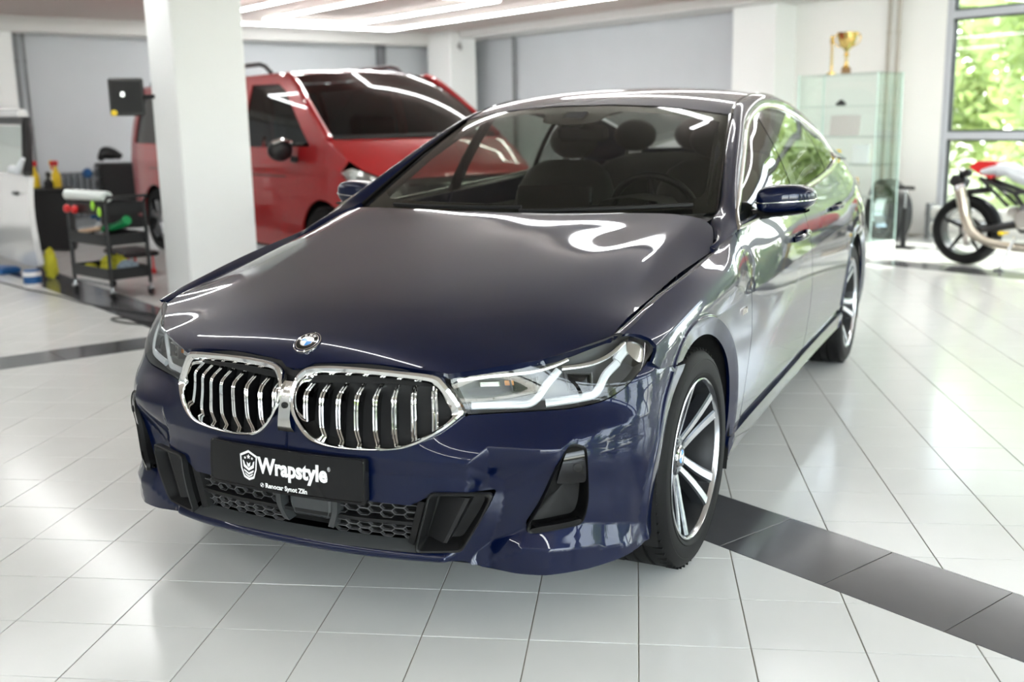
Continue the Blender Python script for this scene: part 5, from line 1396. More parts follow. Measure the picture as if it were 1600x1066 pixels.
for sg_ in (-1, 1):
    mb = MB(); pts = [(2.66,sg_*.755,1.825),(2.85,sg_*.785,1.755),(3.2,sg_*.845,1.535),(3.62,sg_*.905,1.255)]; mb.tube(smooth_loop(pts, 16, closed=False).tolist(), .042, 8); mb.build('a_pillar', RED, VAN)
    mb = MB(); pts = [(2.30,sg_*.735,1.875),(2.18,sg_*.735,1.945),(1.9,sg_*.735,1.96),(.2,sg_*.735,1.955),(-.25,sg_*.735,1.94),(-.42,sg_*.735,1.87)]; mb.tube(smooth_loop(pts, 30, closed=False).tolist(), .022, 8)
    mb.build('roof_rail', mat('rail_grey', (.10,.105,.11,1), rough=.35, metal=.6) if sg_ < 0 else MATS['rail_grey'], VAN)
    # mirror
    mb = MB(); mb.sphere((3.10, sg_*1.10, 1.17), (.07,.12,.10), 16, 10); mv = mb.build('door_mirror', BLACKS, VAN)
    mb = MB(); mb.tube([(3.10,sg_*1.0,1.09),(3.16,sg_*.93,1.08)], .03, 8); mb.build('mirror_foot', BLACKS, mv)
    mb = MB(); mb.tube([(3.17,sg_*1.02,1.235),(3.165,sg_*1.10,1.262),(3.14,sg_*1.19,1.235)], .018, 8); mb.build('mirror_trim', CHROME, mv)
    # head lamp
    mb = MB(); G = []
    for x, z0, z1, yy_ in ((3.86,.97,1.0,.945),(4.02,.86,1.02,.915),(4.16,.79,.985,.865),(4.27,.76,.93,.77),(4.345,.76,.885,.60)):
        G.append([(x-.005, sg_*yy_, z0), (x+.012, sg_*(yy_+.004), (z0+z1)/2), (x-.02, sg_*(yy_-.01), z1)])
    mb.grid(G); hl_ = mb.build('headlight', LENS, VAN)
    mb = MB(); mb.grid([[(x-.03, y*.985, z) for x, y, z in r] for r in G]); mb.build('headlight_housing', SATIN, hl_)
    mb = MB(); mb.sphere((4.12, sg_*.845, .885), (.05,.05,.045), 14, 8); mb.build('lamp_bulb', REFL, hl_)
mb = MB(); mb.grid([van_row(x, z, c_, b_, w_).tolist() for x, z, c_, b_, w_ in ((3.58,1.262,.01,.22,.93),(3.75,1.20,.02,.20,.93),(3.95,1.085,.04,.17,.905),(4.10,1.01,.045,.16,.87),(4.22,.965,.035,.15,.80),(4.28,.925,.02,.14,.72))]); mb.build('hood', RED, VAN, sharp=50)
mb = MB(); mb.grid([van_row(x, z, 0, b_, w_).tolist() for x, z, b_, w_ in ((4.28,.92,.13,.66),(4.31,.84,.13,.64),(4.33,.70,.13,.62),(4.33,.64,.12,.6))]); gr_ = mb.build('grille', BLACKS, VAN)
for z in (.68,.75,.82,.88):
    mb = MB(); mb.tube(van_row(4.335, z, 0, .13, .58).tolist(), .010, 6); mb.build('grille_slat', CHROME, gr_)
mb = MB(); mb.sphere((4.47,0,.79), (.02,.075,.075), 18, 10); mb.build('grille_star', CHROME, gr_)
mb = MB(); G = []
for z, x, b_, w_ in ((.24,4.20,.14,.88),(.34,4.28,.16,.93),(.50,4.31,.17,.95),(.62,4.29,.17,.95),(.66,4.20,.17,.93)):
    G.append(np.c_[x+b_*(1-s*s)-.24*np.abs(s)**6, s*w_, np.full(21, z)].tolist())
mb.grid(G); mb.build('front_bumper', RED, VAN)
mb = MB(); mb.box((1.75,0,.30), (4.8,1.75,.12)); mb.box((1.2,0,.75),(3.6,1.72,.70)); mb.build('underbody', VOIDM, VAN)
mb = MB(); mb.box((2.25,-.42,1.15),(.16,.5,.65),Matrix.Rotation(R(-8),3,'Y'),bev=.05); mb.build('van_seat', SEAT, VAN); mb = MB(); mb.box((2.25,.42,1.15),(.16,.5,.65),Matrix.Rotation(R(-8),3,'Y'),bev=.05); mb.build('van_seat', SEAT, VAN)
mb = MB(); mb.box((3.3,0,1.10),(.6,1.6,.12),bev=.05); mb.build('dashboard', BLACKM, VAN)
for x, z in ((2.055,1.0),(.71,1.0)): 
    mb = MB(); mb.box((x+.12, -.972, 1.0), (.20,.025,.03), bev=.008); mb.build('door_handle', RED, VAN)
mb = MB(); mb.box((1.4,-.955,.93),(3.0,.012,.012)); mb.build('slide_rail', BLACKS, VAN)
mb = MB(); mb.tube([(3.62+.21*(1-t*t),t*.85,1.268) for t in np.linspace(-1,1,12)], .025, 6); mb.build('wiper_cowl', BLACKM, VAN)
def simple_wheel(parent, c, r, w_, rim_m, side, spokes=5, nm='wheel'):
    m = MB(); rot = Matrix.Rotation(R(90), 3, 'X')
    m.mi = 0; m.lathe([(r*.68,-w_/2),(r*.94,-w_/2),(r,-w_/2+.03),(r,w_/2-.03),(r*.94,w_/2),(r*.68,w_/2)], 40, c=c, rot=rot)
    m.mi = 1; m.lathe([(r*.68,-w_/2),(r*.64,-w_/2*.9),(r*.62,0),(r*.62,w_/2)], 40, c=c, rot=rot); m.lathe([(0,side*-w_*.36),(r*.16,side*-w_*.38),(r*.18,0)], 20, c=c, rot=rot)
    for k in range(spokes):
        a = 2*math.pi*k/spokes+.3
        for d in (-.16, .16):
            p0 = Vector(c)+Vector((r*.10*math.cos(a), side*w_*.34, r*.10*math.sin(a))); p1 = Vector(c)+Vector((r*.64*math.cos(a+d), side*w_*.40, r*.64*math.sin(a+d)))
            m.tube([p0, p1], [r*.06, r*.045], 6)
    m.mi = 2; m.lathe([(0,.0),(r*.60,.0),(r*.60,.02),(0,.02)], 24, c=(c[0], c[1]-side*.02, c[2]), rot=rot)
    return m.build(nm, [RUB, rim_m, VOIDM], parent, sharp=30)
VRIM = mat('van_rim', (.28,.29,.30,1), rough=.3, metal=1)
for x in (0, 3.53):
    for sg_ in (-1, 1): simple_wheel(VAN, (x, sg_*.845, .345), .345, .22, VRIM, sg_)

def stretch(o):                                          # long wheelbase: the nose moves forward
    if o.type == 'MESH':
        for v in o.data.vertices:
            t = min(max((v.co.x-.8)/1.6, 0), 1); v.co.x += .42*t
    for c_ in o.children: stretch(c_)
stretch(VAN)

# ---------------------------------------------------------------- white car at the left edge, its rear quarter turned to us
WCAR = empty('white_car', (-9.4, .75, 0), 0, 'white car with open rear door cut off by the left edge', 'car')
def wc_side(U):
    x, z = U[:, 0], U[:, 1]; return np.c_[x, -.02-.05*np.clip((z-.62)/.4, -1, 1)*0+.06*((z-.55)/.5)**2, z]
door = [(.82,.14),(.86,.40),(.80,.80),(.78,.97),(-1.6,.99),(-1.6,.12),(.6,.10)]
V, N, F = panel_data(wc_side, dens(door, .05), [], .06, (0,-1,0), .05); dr = mesh_obj('door', V, F, WHITEP, WCAR, normals=N)
mb = MB(); mb.tube(smooth_loop([(.78,.02,.985),(.70,.05,1.15),(.58,.10,1.42),(.40,.12,1.47),(-1.6,.12,1.50)], 24, closed=False).tolist(), .045, 8); mb.build('window_frame', BLACKS, dr)
mb = MB(); mb.grid([[(-1.6,.05,.98),(.72,.05,.98)],[(-1.6,.11,1.44),(.52,.11,1.42)]]); mb.build('door_window', glass_mat('pale_glass', (.72,.80,.76), 1.5), dr, smooth=False)
mb = MB(); mb.box((.42,-.02,.80),(.16,.03,.035),bev=.01); mb.build('door_handle', BLACKS, dr)
mb = MB(); prof = [(-1.95,.26),(-2.0,.55),(-2.15,.72),(-2.95,.90),(-5.25,.95),(-5.50,.82),(-5.55,.40),(-5.45,.26)]
G = []
for yy_, k in ((-1.80,.93),(-1.78,.985),(-1.70,1.0),(-.95,1.015),(-.20,1.0),(-.12,.985),(-.10,.93)):
    G.append([(-3.7+(x+3.7)*k, yy_, .58+(z-.58)*k) for x, z in prof+[prof[0]]])
mb.grid(G); mb.add([G[0][i] for i in range(8)], [tuple(range(8))]); mb.add([G[-1][i] for i in range(8)], [tuple(range(8))]); mb.build('body', WHITEP, WCAR, sharp=40)
mb = MB(); cab = [(-2.90,.88),(-3.45,1.36),(-3.75,1.43),(-4.75,1.44),(-5.10,1.30),(-5.30,.93)]; G = []
for yy_, k in ((-1.70,0),(-1.52,1),(-.38,1),(-.20,0)):
    G.append([(x, yy_, z if k or z < 1 else .93) for x, z in cab])
mb.grid([[(x, -1.72+.18*min(1, (z-.88)/.5), z) for x, z in cab], [(x, -.95, z+.03*(z > 1.2)) for x, z in cab], [(x, -.18-.18*min(1, (z-.88)/.5), z) for x, z in cab]]); mb.build('roof', WHITEP, WCAR, sharp=40)
for yy_, sg_ in ((-1.72, 1), (-.18, -1)):
    mb = MB(); mb.add([(x, yy_+sg_*.18*min(1, (z-.88)/.5), z) for x, z in cab], [tuple(range(6))]); mb.build('side_window', DGLASS, WCAR, smooth=False)
mb = MB(); mb.tube([(-2.02,-.14,.55),(-1.80,-.06,.55),(-1.58,.0,.55)], .03, 8); mb.build('door_hinge', BLACKS, WCAR)
mb = MB(); mb.tube([(-1.6,.12,1.56),(.35,.14,1.53)], .05, 8); mb.build('roof_edge', WHITEP, WCAR)
for x in (-4.75, -2.65): simple_wheel(WCAR, (x, -.24, .32), .32, .2, VRIM, 1)
mb = MB(); mb.tube(smooth_loop([(.30,-.02,1.005),(.50,-.04,1.03),(.68,-.04,1.02),(.80,-.03,1.09),(.84,-.02,1.13)], 20, closed=False).tolist(), [.02+.02*math.sin(i/19*math.pi) for i in range(20)], 8)
tag(mb.build('wipe_cloth', mat('white_cloth', srgb(232,236,240), rough=.95)), 'crumpled white cloth laid over the white car door', 'cloth').location = (-9.4, .75, 0)

# ---------------------------------------------------------------- black work trolley and what lies on it
TX, TY, TA = -7.30, 1.02, R(8)
CART = empty('trolley', (TX, TY, 0), TA, 'black three tier work trolley on casters in front of the white pillar', 'trolley')
def tray(z, nm):
    m = MB(); w_, d, h = .66, .36, .085
    m.box((0,0,z), (w_, d, .012)); m.box((0,-d/2,z+h/2), (w_, .012, h)); m.box((0,d/2,z+h/2), (w_, .012, h)); m.box((-w_/2,0,z+h/2), (.012, d, h)); m.box((w_/2,0,z+h/2), (.012, d, h)); return m.build(nm, BLACKS, CART, smooth=False)
for z in (.17, .45, .70): tray(z, 'tray')
for x in (-.34, .34):
    for y in (-.17, .17):
        m = MB(); m.tube([(x,y,.11),(x,y,.79)], .017, 8); m.build('post', BLACKS, CART)
        m = MB(); m.mi = 0; m.cyl((x,y,.11),(x,y,.075),.012,8); m.box((x,y,.065),(.05,.035,.025)); m.mi = 1; m.lathe([(.0,-.013),(.034,-.013),(.038,0),(.034,.013),(0,.013)], 16, c=(x,y+.0,.038), rot=Matrix.Rotation(R(90),3,'X')); m.build('caster', [STEEL, BLACKM], CART)
m = MB(); m.tube([(.34,-.17,.79),(.40,-.17,.84),(.40,.17,.84),(.34,.17,.79)], .013, 8); m.build('push_handle', BLACKS, CART)
m = MB(); m.tube([(-.34,-.17,.12),(.34,-.17,.12)], .010, 8); m.build('lower_bar', STEEL, CART)
def oncart(name, m, label, cat, group=None, mm=None):
    o = m.build(name, mm); o.location = (TX, TY, 0); o.rotation_euler = (0,0,TA); return tag(o, label, cat, group)
m = MB(); m.lathe([(.0,-.34),(.042,-.34),(.046,-.335),(.046,.335),(.042,.34),(.018,.34),(.018,-.33)], 24, c=(-.04,-.13,.840), rot=Matrix.Rotation(R(90),3,'Y') @ Matrix.Rotation(R(-2),3,'X')); oncart('film_roll', m, 'white roll of wrapping film lying across the trolley top', 'film roll', mm=FILM)
for k, x in enumerate((-.24,-.10)):
    m = MB(); m.mi = 0; m.lathe([(0,.0),(.028,.004),(.036,.02),(.030,.045),(.012,.052),(0,.053)], 18, c=(x,-.196,.73), rot=Matrix.Rotation(R(90),3,'X')); oncart('suction_knob', m, ('left' if k == 0 else 'right')+' red round knob on the front of the trolley top tray', 'knob', 'red knobs on the trolley', REDP)
for k, (x, z) in enumerate(((.19,.77),(.30,.72))):
    m = MB(); m.sphere((x,-.20,z), (.030,.014,.042), 16, 9); oncart('lime_clip', m, ('upper left' if k == 0 else 'lower right')+' lime green clip hanging on the trolley top tray', 'clip', 'lime clips on the trolley', LIME)
m = MB(); m.mi = 0; m.lathe([(0,0),(.038,.0),(.040,.01),(.040,.10),(.016,.135),(.016,.15)], 18, c=(-.19,.02,.463)); m.mi = 1; m.lathe([(.018,.15),(.018,.17),(0,.17)], 14, c=(-.19,.02,.463)); m.box((-.19,-.01,.648),(.03,.07,.03),bev=.006); oncart('spray_bottle', m, 'white spray bottle with blue cap on the trolley middle tray', 'bottle', mm=[WHITE, BLU])
m = MB(); m.box((-.12,-.08,.545),(.30,.07,.035),Matrix.Rotation(R(-8),3,'Y') @ Matrix.Rotation(R(10),3,'Z'),bev=.008); oncart('wood_block', m, 'pale wooden handle lying on the trolley middle tray', 'handle', mm=BEIG)
m = MB(); m.tube([(.05,-.05,.560),(.20,-.03,.585),(.36,-.02,.630),(.40,-.02,.650)], [.030,.032,.036,.040], 10); oncart('green_bottle', m, 'green bottle lying slanted across the trolley middle tray', 'bottle', mm=GRN)
def blob(c, r, seed, n=18, mmm=10):
    rr_ = random.Random(seed); m = MB(); m.sphere(c, r, n, mmm); off = [rr_.uniform(.75,1.2) for _ in m.V]
    m.V = [tuple(c[i]+(v[i]-c[i])*o for i in range(3)) for v, o in zip(m.V, off)]; return m
oncart('cloth_bundle', blob((.0,.03,.262), (.14,.10,.075), 3), 'yellow microfibre cloth heap on the trolley bottom tray', 'cloth', mm=YELC)
oncart('sponge', blob((-.245,-.07,.215), (.065,.06,.034), 5), 'small yellow cloth at the left of the trolley bottom tray', 'cloth', mm=YELC)
oncart('cloth_bundle', blob((.255,.02,.245), (.075,.09,.055), 8), 'grey blue cloth at the right of the trolley bottom tray', 'cloth', mm=CLOTHG)
oncart('cloth_bundle', blob((-.02,-.135,.205), (.09,.028,.026), 9), 'black cloth in front on the trolley bottom tray', 'cloth', mm=BLACKM)
m = MB(); m.mi = 0; m.box((0,0,.20),(.62,.34,.05),bev=.02); m.mi = 1
for x in (-.25,.25):
    for y in (-.12,.12): m.lathe([(0,-.012),(.03,-.012),(.03,.012),(0,.012)], 12, c=(x,y,.03), rot=Matrix.Rotation(R(90),3,'X')); m.cyl((x,y,.04),(x,y,.18),.012,8)
o = m.build('rolling_stool', [BLACKM, REDP]); o.location = (-8.55, 1.62, 0); tag(o, 'low black rolling stool behind the trolley', 'stool')

# ---------------------------------------------------------------- along the left wall
BOXT = empty('storage_bin', (-11.22, 1.66, 0), R(-20), 'tall black storage bin beside the white car', 'bin')
m = MB(); m.prism([(-.20,-.22),(.20,-.22),(.22,.22),(-.22,.22)], .02, .68); m.build('body', BLACKM, BOXT, smooth=False)
m = MB(); m.box((0,0,.70),(.47,.48,.05),bev=.015); m.build('lid', BLACKM, BOXT, smooth=False)
for k, (x, y, cb, cc, lb) in enumerate(((-11.30,1.52,YEL,REDP,'yellow spray bottle with red head on the black bin, in front'),(-11.16,1.72,YEL,REDP,'yellow spray bottle with red head on the black bin, at the back'),(-11.36,1.74,WHITE,YEL,'white spray bottle with yellow head on the black bin'),(-11.06,1.60,BLACKM,BLACKM,'small black bottle on the right of the black bin'))):
    m = MB(); hh = .24 if k < 3 else .12; m.mi = 0; m.lathe([(0,0),(.05,0),(.052,.02),(.048,hh*.6),(.02,hh*.85),(.018,hh)], 16); m.mi = 1; m.box((0,-.02,hh+.035),(.035,.11,.06),bev=.01); m.box((0,-.05,hh-.01),(.012,.012,.06))
    o = m.build('spray_bottle', [cb, cc]); o.location = (x, y, .725); o.rotation_euler = (0,0,R(30*k)); tag(o, lb, 'bottle', 'bottles on the black bin')
RADM = mat('radiator_grey', srgb(112,116,120), rough=.45)
RAD = empty('radiator', (-13.86, 2.85, 0), 0, 'grey ribbed radiator under the left wall', 'radiator')
for k in range(11):
    m = MB(); y = -.42+k*.084; m.tube([(0,y,.14),(0,y,.78)], .030, 8); m.V = [(x*1.9, yy_, z) for x, yy_, z in m.V]; m.build('fin', RADM, RAD)
for z in (.16,.76):
    m = MB(); m.tube([(0,-.45,z),(0,.45,z)], .026, 8); m.build('header', RADM, RAD)
m = MB(); m.box((0,-.3,.07),(.08,.04,.14)); m.box((0,.3,.07),(.08,.04,.14)); m.build('foot', RADM, RAD, smooth=False)
TOW = empty('tool_cabinet', (-12.75, 2.95, 0), R(-10), 'black tool cabinet with drawers behind the red van', 'tool cabinet')
m = MB(); m.box((0,0,.50),(.55,.50,.86),bev=.02); m.build('body', BLACKM, TOW)
for k in range(6):
    m = MB(); m.box((.02,-.255,.16+k*.135),(.46,.03,.115),bev=.012); d_ = m.build('drawer', BLACKS, TOW); m = MB(); m.tube([(-.16,-.285,.19+k*.135),(.20,-.285,.19+k*.135)], .010, 6); m.build('handle', STEEL, d_)
for x in (-.2,.2):
    m = MB(); m.lathe([(0,-.02),(.05,-.02),(.05,.02),(0,.02)], 14, c=(x,-.15,.05), rot=Matrix.Rotation(R(90),3,'X')); m.build('caster', BLACKM, TOW)
m = MB(); m.tube(smooth_loop([(-.42,-.05,1.0),(-.30,-.1,.96),(-.15,-.1,1.06),(.05,-.05,1.04),(.15,0,.98)], 20, closed=False).tolist(), [.05]*20, 8); m.sphere((-.05,-.05,1.0),(.20,.14,.06)); o = m.build('tool_bag', BLACKM); o.location = (-12.75, 2.95, 0); o.location.z = .035; tag(o, 'black tool bag lying on the tool cabinet', 'bag')
m = MB(); m.sphere((0,0,.0),(.11,.06,.07)); o = m.build('blue_rag', BLU); o.location = (-12.95,2.62,.80); o.parent = None; tag(o, 'blue rag hanging on the tool cabinet front', 'rag')
# screen on the pillar
MON = empty('monitor', (-6.98, 1.17, 1.63), R(70), 'black monitor mounted on the left side of the white pillar', 'monitor')
m = MB(); m.box((0,0,0),(.27,.045,.30),bev=.014); m.build('housing', BLACKS, MON, smooth=False)
m = MB(); m.box((0,-.024,0),(.23,.004,.25)); m.build('back_plate', BLACKM, MON, smooth=False)
m = MB(); m.box((-.03,-.03,.02),(.035,.012,.04),bev=.004); m.build('cable_socket', STEEL, MON, smooth=False)
m = MB(); m.tube([(.10,.01,0),(.16,-.03,0),(.222,-.118,0)], .018, 8); m.build('bracket', BLACKS, MON)
m = MB(); m.lathe([(0,-.002),(.022,-.002),(.025,.004),(.020,.010),(0,.011)], 18, c=(-.105,-.030,-.125), rot=Matrix.Rotation(R(90),3,'X')); m.build('yellow_button', YEL, MON)
# security camera on the far pillar
CAMS = empty('security_camera', (-12.90, 8.78, 2.60), R(-40), 'small white camera under the ceiling on the far pillar', 'camera')
m = MB(); m.lathe([(0,-.09),(.035,-.09),(.038,.08),(.03,.09),(0,.09)], 16, rot=Matrix.Rotation(R(80),3,'Y')); m.build('barrel', mat('camera_grey', srgb(170,170,168), rough=.5), CAMS); m = MB(); m.cyl((-.03,0,0),(-.06,.0,.09),.015,8); m.build('bracket', MATS['camera_grey'], CAMS)
# floor clutter by the white car
def ground(name, m, mm, loc, label, cat, rz=0): o = m.build(name, mm); o.location = loc; o.rotation_euler = (0,0,rz); return tag(o, label, cat)
m = MB(); m.mi = 0; m.lathe([(0,0),(.075,0),(.078,.01),(.078,.13),(.074,.14)], 20); m.mi = 1; m.lathe([(.079,.035),(.079,.10)], 20); m.lathe([(.074,.14),(.07,.155),(0,.157)], 20); ground('wipes_tub', m, [WHITE, BLU], (-8.25,.62,0), 'white and blue tub of wipes on the floor beside the white car', 'tub')
m = blob((0,0,.13), (.055,.06,.15), 21); m.V = [(x, y, max(z, .002)) for x, y, z in m.V]; ground('yellow_cloth', m, YELC, (-8.68,.90,0), 'yellow cloth standing crumpled next to the tub of wipes', 'cloth')
m = MB(); m.box((0,0,.028),(.62,.22,.05),bev=.015); m.box((0,0,.058),(.56,.17,.014),bev=.004); ground('floor_pad', m, BLU, (-9.62,.60,0), 'flat blue pad on the floor under the white car', 'pad', R(20))
pts = [ra_ for ra_ in ((-9.6,.30),(-8.8,.45),(-8.1,.52),(-7.5,.62),(-6.9,.66),(-6.5,.75),(-6.0,.88),(-5.6,.95),(-5.45,.86),(-5.72,.74),(-6.0,.66),(-6.05,.58),(-5.82,.60),(-5.55,.72))]
m = MB(); m.tube([(x, y, .007) for x, y in smooth_loop(pts, 90, closed=False)], .006, 6); tag(m.build('power_cord', BLACKM), 'thin black cord snaking over the floor toward the blue car', 'cord')

# ---------------------------------------------------------------- glass cabinet with trophies
CAB = empty('display_cabinet', (-4.80, 7.88, 0), 0, 'glass display cabinet against the bright wall', 'cabinet')
W2, D2, HC = .47, .22, 1.80
for z in (.10, .55, .88, 1.16, 1.47, 1.79):
    m = MB(); m.box((0,0,z),(2*W2,2*D2,.010)); m.build('shelf', CLEAR, CAB, smooth=False)
for c, s_ in (((-W2,0,.90),(.006,2*D2,1.78)),((W2,0,.90),(.006,2*D2,1.78)),((0,D2,.90),(2*W2,.006,1.78))):
    m = MB(); m.box(c, s_); m.build('glass_side', CLEAR, CAB, smooth=False)
for x in (-W2, W2):
    for y in (-D2, D2):
        m = MB(); m.tube([(x,y,.0),(x,y,1.80)], .008, 6); m.build('upright', mat('edge_glass', srgb(196,222,214), rough=.2) if 'edge_glass' not in MATS else MATS['edge_glass'], CAB)
m = MB(); m.box((0,0,.05),(2*W2+.02,2*D2+.02,.10),bev=.008); m.build('plinth', WALLW, CAB, smooth=False)
TRO = empty('trophy', (-4.80, 7.80, 1.796), 0, 'golden trophy cup on top of the glass cabinet', 'trophy')
m = MB(); m.lathe([(0,.0),(.06,0),(.06,.055),(.045,.06)], 4); m.build('base', mat('trophy_brown', srgb(120,84,40), rough=.4), TRO)
m = MB(); m.lathe([(.045,.06),(.016,.09),(.012,.16),(.030,.19),(.012,.215),(.03,.24),(.075,.29),(.098,.36),(.105,.41),(.098,.41),(.065,.30),(0,.26)], 24); m.build('cup', GOLD, TRO)
for sg_ in (-1,1):
    m = MB(); m.tube(smooth_loop([(sg_*.09,0,.39),(sg_*.15,0,.38),(sg_*.145,0,.31),(sg_*.07,0,.27)], 14, closed=False).tolist(), .008, 6); m.build('handle', GOLD, TRO)
TR2 = empty('trophy', (-4.99, 7.82, 1.796), 0, 'slim golden column trophy left of the cup on the cabinet', 'trophy')
m = MB(); m.lathe([(0,0),(.045,0),(.045,.02),(.012,.03)], 16); m.build('base', GOLD, TR2); m = MB(); m.lathe([(.012,.03),(.012,.30),(.022,.32),(.022,.38),(0,.40)], 12); m.build('column', GOLD, TR2)
def shelf_item(name, m, mm, loc, label, cat): o = m.build(name, mm, smooth=False); o.location = loc; return tag(o, label, cat)
FR_ = mat('frame_grey', srgb(190,188,184), rough=.5)
m = MB(); m.box((0,0,.11),(.36,.02,.21),Matrix.Rotation(R(-6),3,'X'),bev=.004); shelf_item('picture_frame', m, FR_, (-4.82,7.86,1.168), 'wide grey framed picture on the cabinet shelf', 'picture')
m = MB(); m.lathe([(0,0),(.035,0),(.05,.14),(.046,.14),(.03,.01)], 16); shelf_item('yellow_cup', m, YEL, (-4.86,7.78,.886), 'small yellow cup on a lower cabinet shelf', 'cup')
m = MB(); m.box((0,0,.10),(.20,.02,.19),Matrix.Rotation(R(-6),3,'X'),bev=.004); shelf_item('picture_frame', m, mat('frame_pale', srgb(214,222,222), rough=.3), (-4.62,7.86,.887), 'pale certificate beside the yellow cup in the cabinet', 'picture')
m = MB(); m.box((0,0,.02),(.10,.06,.035),Matrix.Rotation(R(20),3,'Z'),bev=.01); m.sphere((0,0,.045),(.03,.022,.018)); shelf_item('model_car', m, BLACKS, (-4.84,7.80,1.478), 'tiny dark model car on the upper cabinet shelf', 'model')
# tyres, pump
TY2 = mat('tyre_shiny', (.02,.02,.021,1), rough=.28)
for k, (x, y, c, lb) in enumerate(((-4.67,8.50,RUB,'upright black tyre right of the cabinet, outer one'),(-4.97,8.95,RUB,'upright black tyre right of the cabinet, inner one'))):
    e = empty('loose_tyre', (x, y, 0), R(-28-6*k), lb, 'tyre', 'tyres leaning by the cabinet'); rot = Matrix.Rotation(R(90),3,'X')
    m = MB(); m.lathe([(.22,-.09),(.30,-.115),(.33,-.09),(.335,0),(.33,.09),(.30,.115),(.22,.09),(.215,0)], 48, c=(0,0,.335), rot=rot, closed=True); m.build('rubber_ring', TY2, e)
    m = MB(); m.lathe([(.222,-.088),(.20,-.06),(.20,.06),(.222,.088)], 40, c=(0,0,.335), rot=rot); m.build('inner_rim', RIMS, e)
PMP = empty('floor_pump', (-4.32, 8.25, 0), 0, 'black upright pump with T handle right of the tyres', 'pump')
m = MB(); m.cyl((0,0,.02),(0,0,.42),.028,12); m.box((0,0,.012),(.24,.08,.024)); m.build('barrel', BLACKM, PMP)
m = MB(); m.cyl((0,0,.42),(0,0,.62),.010,8); m.build('rod', STEEL, PMP); m = MB(); m.box((0,0,.63),(.20,.035,.035),bev=.01); m.build('grip', BLACKM, PMP)
PIP = empty('heating_pipes', (-4.3, 9.25, 0), 0, 'thick pale heating pipes along the wall under the window', 'pipe')
for z in (.12,.30):
    m = MB(); m.tube([(-.35,0,z),(9.2,0,z)], .065, 14); m.build('pipe', mat('heat_pipe', srgb(216,216,212), rough=.4) if 'heat_pipe' not in MATS else MATS['heat_pipe'], PIP)
for x in (-.30, 4):
    m = MB(); m.box((x,0,.2),(.05,.16,.40)); m.build('bracket', PIPEG, PIP, smooth=False)

# ---------------------------------------------------------------- motorcycle, heading right, tail toward the pillar
MOTO = empty('motorcycle', (-3.24, 7.54, 0), R(4), 'black and red naked motorcycle in front of the window', 'motorcycle')
def moto_wheel(x, w_, r):
    e = bpy.data.objects.new('wheel', None); link(e, MOTO); e.location = (x, 0, r); rot = Matrix.Rotation(R(90),3,'X')
    m = MB(); m.lathe([(r*.70,-w_*.42),(r*.86,-w_*.5),(r*.95,-w_*.36),(r,0),(r*.95,w_*.36),(r*.86,w_*.5),(r*.70,w_*.42)], 48, rot=rot); m.build('tyre', RUB, e)
    m = MB(); m.lathe([(r*.72,-w_*.42),(r*.68,-w_*.40),(r*.66,0),(r*.68,w_*.40),(r*.72,w_*.42)], 40, rot=rot)
    for k in range(5):
        a = 2*math.pi*k/5; m.tube([(.04*math.cos(a),0,.04*math.sin(a)),(r*.68*math.cos(a+.25),0,r*.68*math.sin(a+.25))], [.022,.014], 6)
    m.lathe([(0,-.05),(.05,-.05),(.05,.05),(0,.05)], 16, rot=rot); m.build('rim', BLACKS, e)
    m = MB(); m.lathe([(.06,-w_*.40),(.11,-w_*.40),(.11,-w_*.38),(.06,-w_*.38)], 28, rot=rot); m.build('brake_disc', DISC, e)
moto_wheel(0, .19, .32); moto_wheel(1.42, .12, .30)
def mp(name, m, mm, parent=MOTO): return m.build(name, mm, parent)
m = MB(); m.tube([(0,-.11,.32),(.28,-.12,.36),(.55,-.09,.42)], [.03,.035,.04], 8); m.tube([(0,.11,.32),(.28,.12,.36),(.55,.09,.42)], [.03,.035,.04], 8); mp('swingarm', m, BLACKS)
m = MB(); m.sphere((.06,-.13,.33),(.055,.03,.05)); m.sphere((.07,-.14,.25),(.04,.03,.06)); mp('brake_caliper', m, mat('cast_alloy', (.62,.60,.56,1), rough=.35, metal=1))
m = MB(); m.tube(smooth_loop([(-.02,-.16,.71),(.02,-.165,.58),(.06,-.17,.44),(.14,-.17,.31),(.30,-.16,.235),(.55,-.12,.20),(.75,-.06,.19)], 30, closed=False).tolist(), [.052]*6+[.048]*8+[.040]*16, 12); ex = mp('exhaust', m, mat('exhaust_alloy', (.66,.60,.50,1), rough=.28, metal=1))
m = MB(); m.tube([(-.035,-.16,.74),(-.02,-.16,.70)], [.045,.056], 12); m.build('exhaust_tip', STEEL, ex)
m = MB(); m.tube(smooth_loop([(.10,-.02,.84),(.35,-.02,.90),(.55,0,.80),(.75,0,.70)], 16, closed=False).tolist(), [.05,.08,.09,.10,.11,.115,.12,.12,.12,.12,.12,.11,.11,.10,.09,.08], 12); m.V = [(x, y*1.15, z*.55+.45*(.86 if x < .4 else .80)) for x, y, z in m.V]; mp('seat', m, mat('seat_grey', srgb(200,204,210), rough=.35, coat=.4))
m = MB(); m.prism([(.02,.90),(.10,.955),(.26,.95),(.30,.86),(.22,.80),(.12,.84)], -.10, .10, ax=(0,2,1)); tl_ = mp('tail_cowl', m, REDP)
m = MB(); m.box((-.05,0,.84),(.10,.10,.07),bev=.02); m.box((-.10,0,.76),(.14,.16,.10),Matrix.Rotation(R(25),3,'Y'),bev=.02); m.build('plate_holder', BLACKM, tl_); m = MB(); m.sphere((-.055,-.075,.875),(.035,.025,.025)); m.build('indicator', CHROME, tl_)
m = MB()
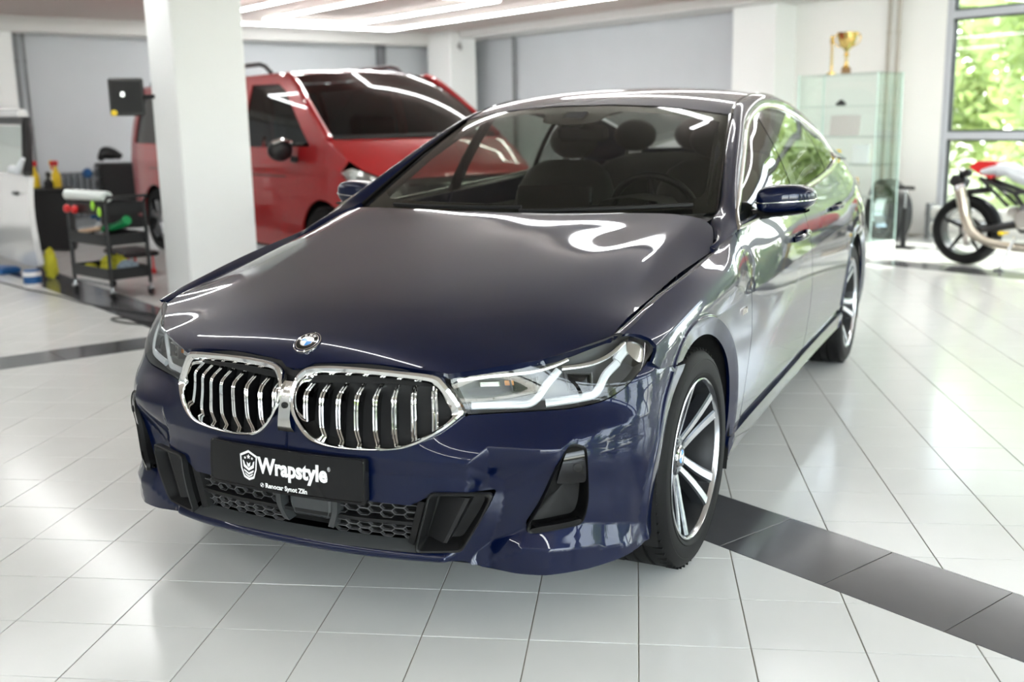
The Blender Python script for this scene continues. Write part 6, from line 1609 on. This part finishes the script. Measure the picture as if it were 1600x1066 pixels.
for sg_ in (-1, 1):
    m.tube([(.12,sg_*.07,.80),(.45,sg_*.11,.68),(.80,sg_*.12,.74),(1.12,sg_*.05,.88)], .020, 8); m.tube([(.45,sg_*.11,.68),(.62,sg_*.12,.45),(.85,sg_*.12,.36)], .020, 8); m.tube([(.80,sg_*.12,.74),(.66,sg_*.13,.52)], .016, 8); m.tube([(.12,sg_*.07,.80),(.40,sg_*.10,.56)], .016, 8)
mp('trellis_frame', m, BLACKS)
m = MB(); m.box((.68,0,.46),(.40,.34,.26),bev=.05); m.box((.80,0,.62),(.24,.28,.20),Matrix.Rotation(R(18),3,'Y'),bev=.04); eng = mp('engine', m, mat('engine_grey', (.12,.12,.125,1), rough=.4, metal=.6))
m = MB()
for x, z, r in ((.58,.46,.085),(.76,.42,.10),(.72,.56,.05),(.48,.52,.05),(.88,.50,.05)): m.lathe([(0,-.22),(r*.8,-.215),(r,-.19),(r,-.15)], 20, c=(x,0,z), rot=Matrix.Rotation(R(90),3,'X') @ Matrix.Rotation(R(180),3,'X'))
m.build('engine_cover', MATS['cast_alloy'], eng)
m = MB(); m.sphere((.88,0,.90),(.26,.16,.13)); mp('fuel_tank', m, REDP)
m = MB(); m.tube([(1.12,-.1,.95),(1.25,-.1,.62),(1.42,-.1,.30)], .028, 10); m.tube([(1.12,.1,.95),(1.25,.1,.62),(1.42,.1,.30)], .028, 10); mp('fork', m, GOLD)
m = MB(); m.tube([(1.05,-.36,1.03),(1.10,-.15,1.02),(1.10,.15,1.02),(1.05,.36,1.03)], .014, 8); mp('handlebar', m, BLACKS); m = MB(); m.sphere((1.24,0,.88),(.09,.10,.10)); mp('headlamp', m, BLACKS)
m = MB(); m.tube([(.02,-.02,.62),(-.06,0,.66),(.2,0,.70)], .03, 8); m.prism([(-.20,.62),(.05,.69),(.22,.68),(.10,.66)], -.07, .07, ax=(0,2,1)); mp('rear_mudguard', m, BLACKM)
m = MB(); m.tube([(.50,-.14,.30),(.42,-.24,.02)], .012, 8); m.box((.42,-.24,.010),(.08,.05,.02)); mp('side_stand', m, STEEL)
m = MB(); m.tube([(.42,-.12,.33),(.42,-.24,.33)], .013, 8); m.sphere((.42,-.25,.335),(.03,.03,.02)); mp('foot_peg', m, YEL)
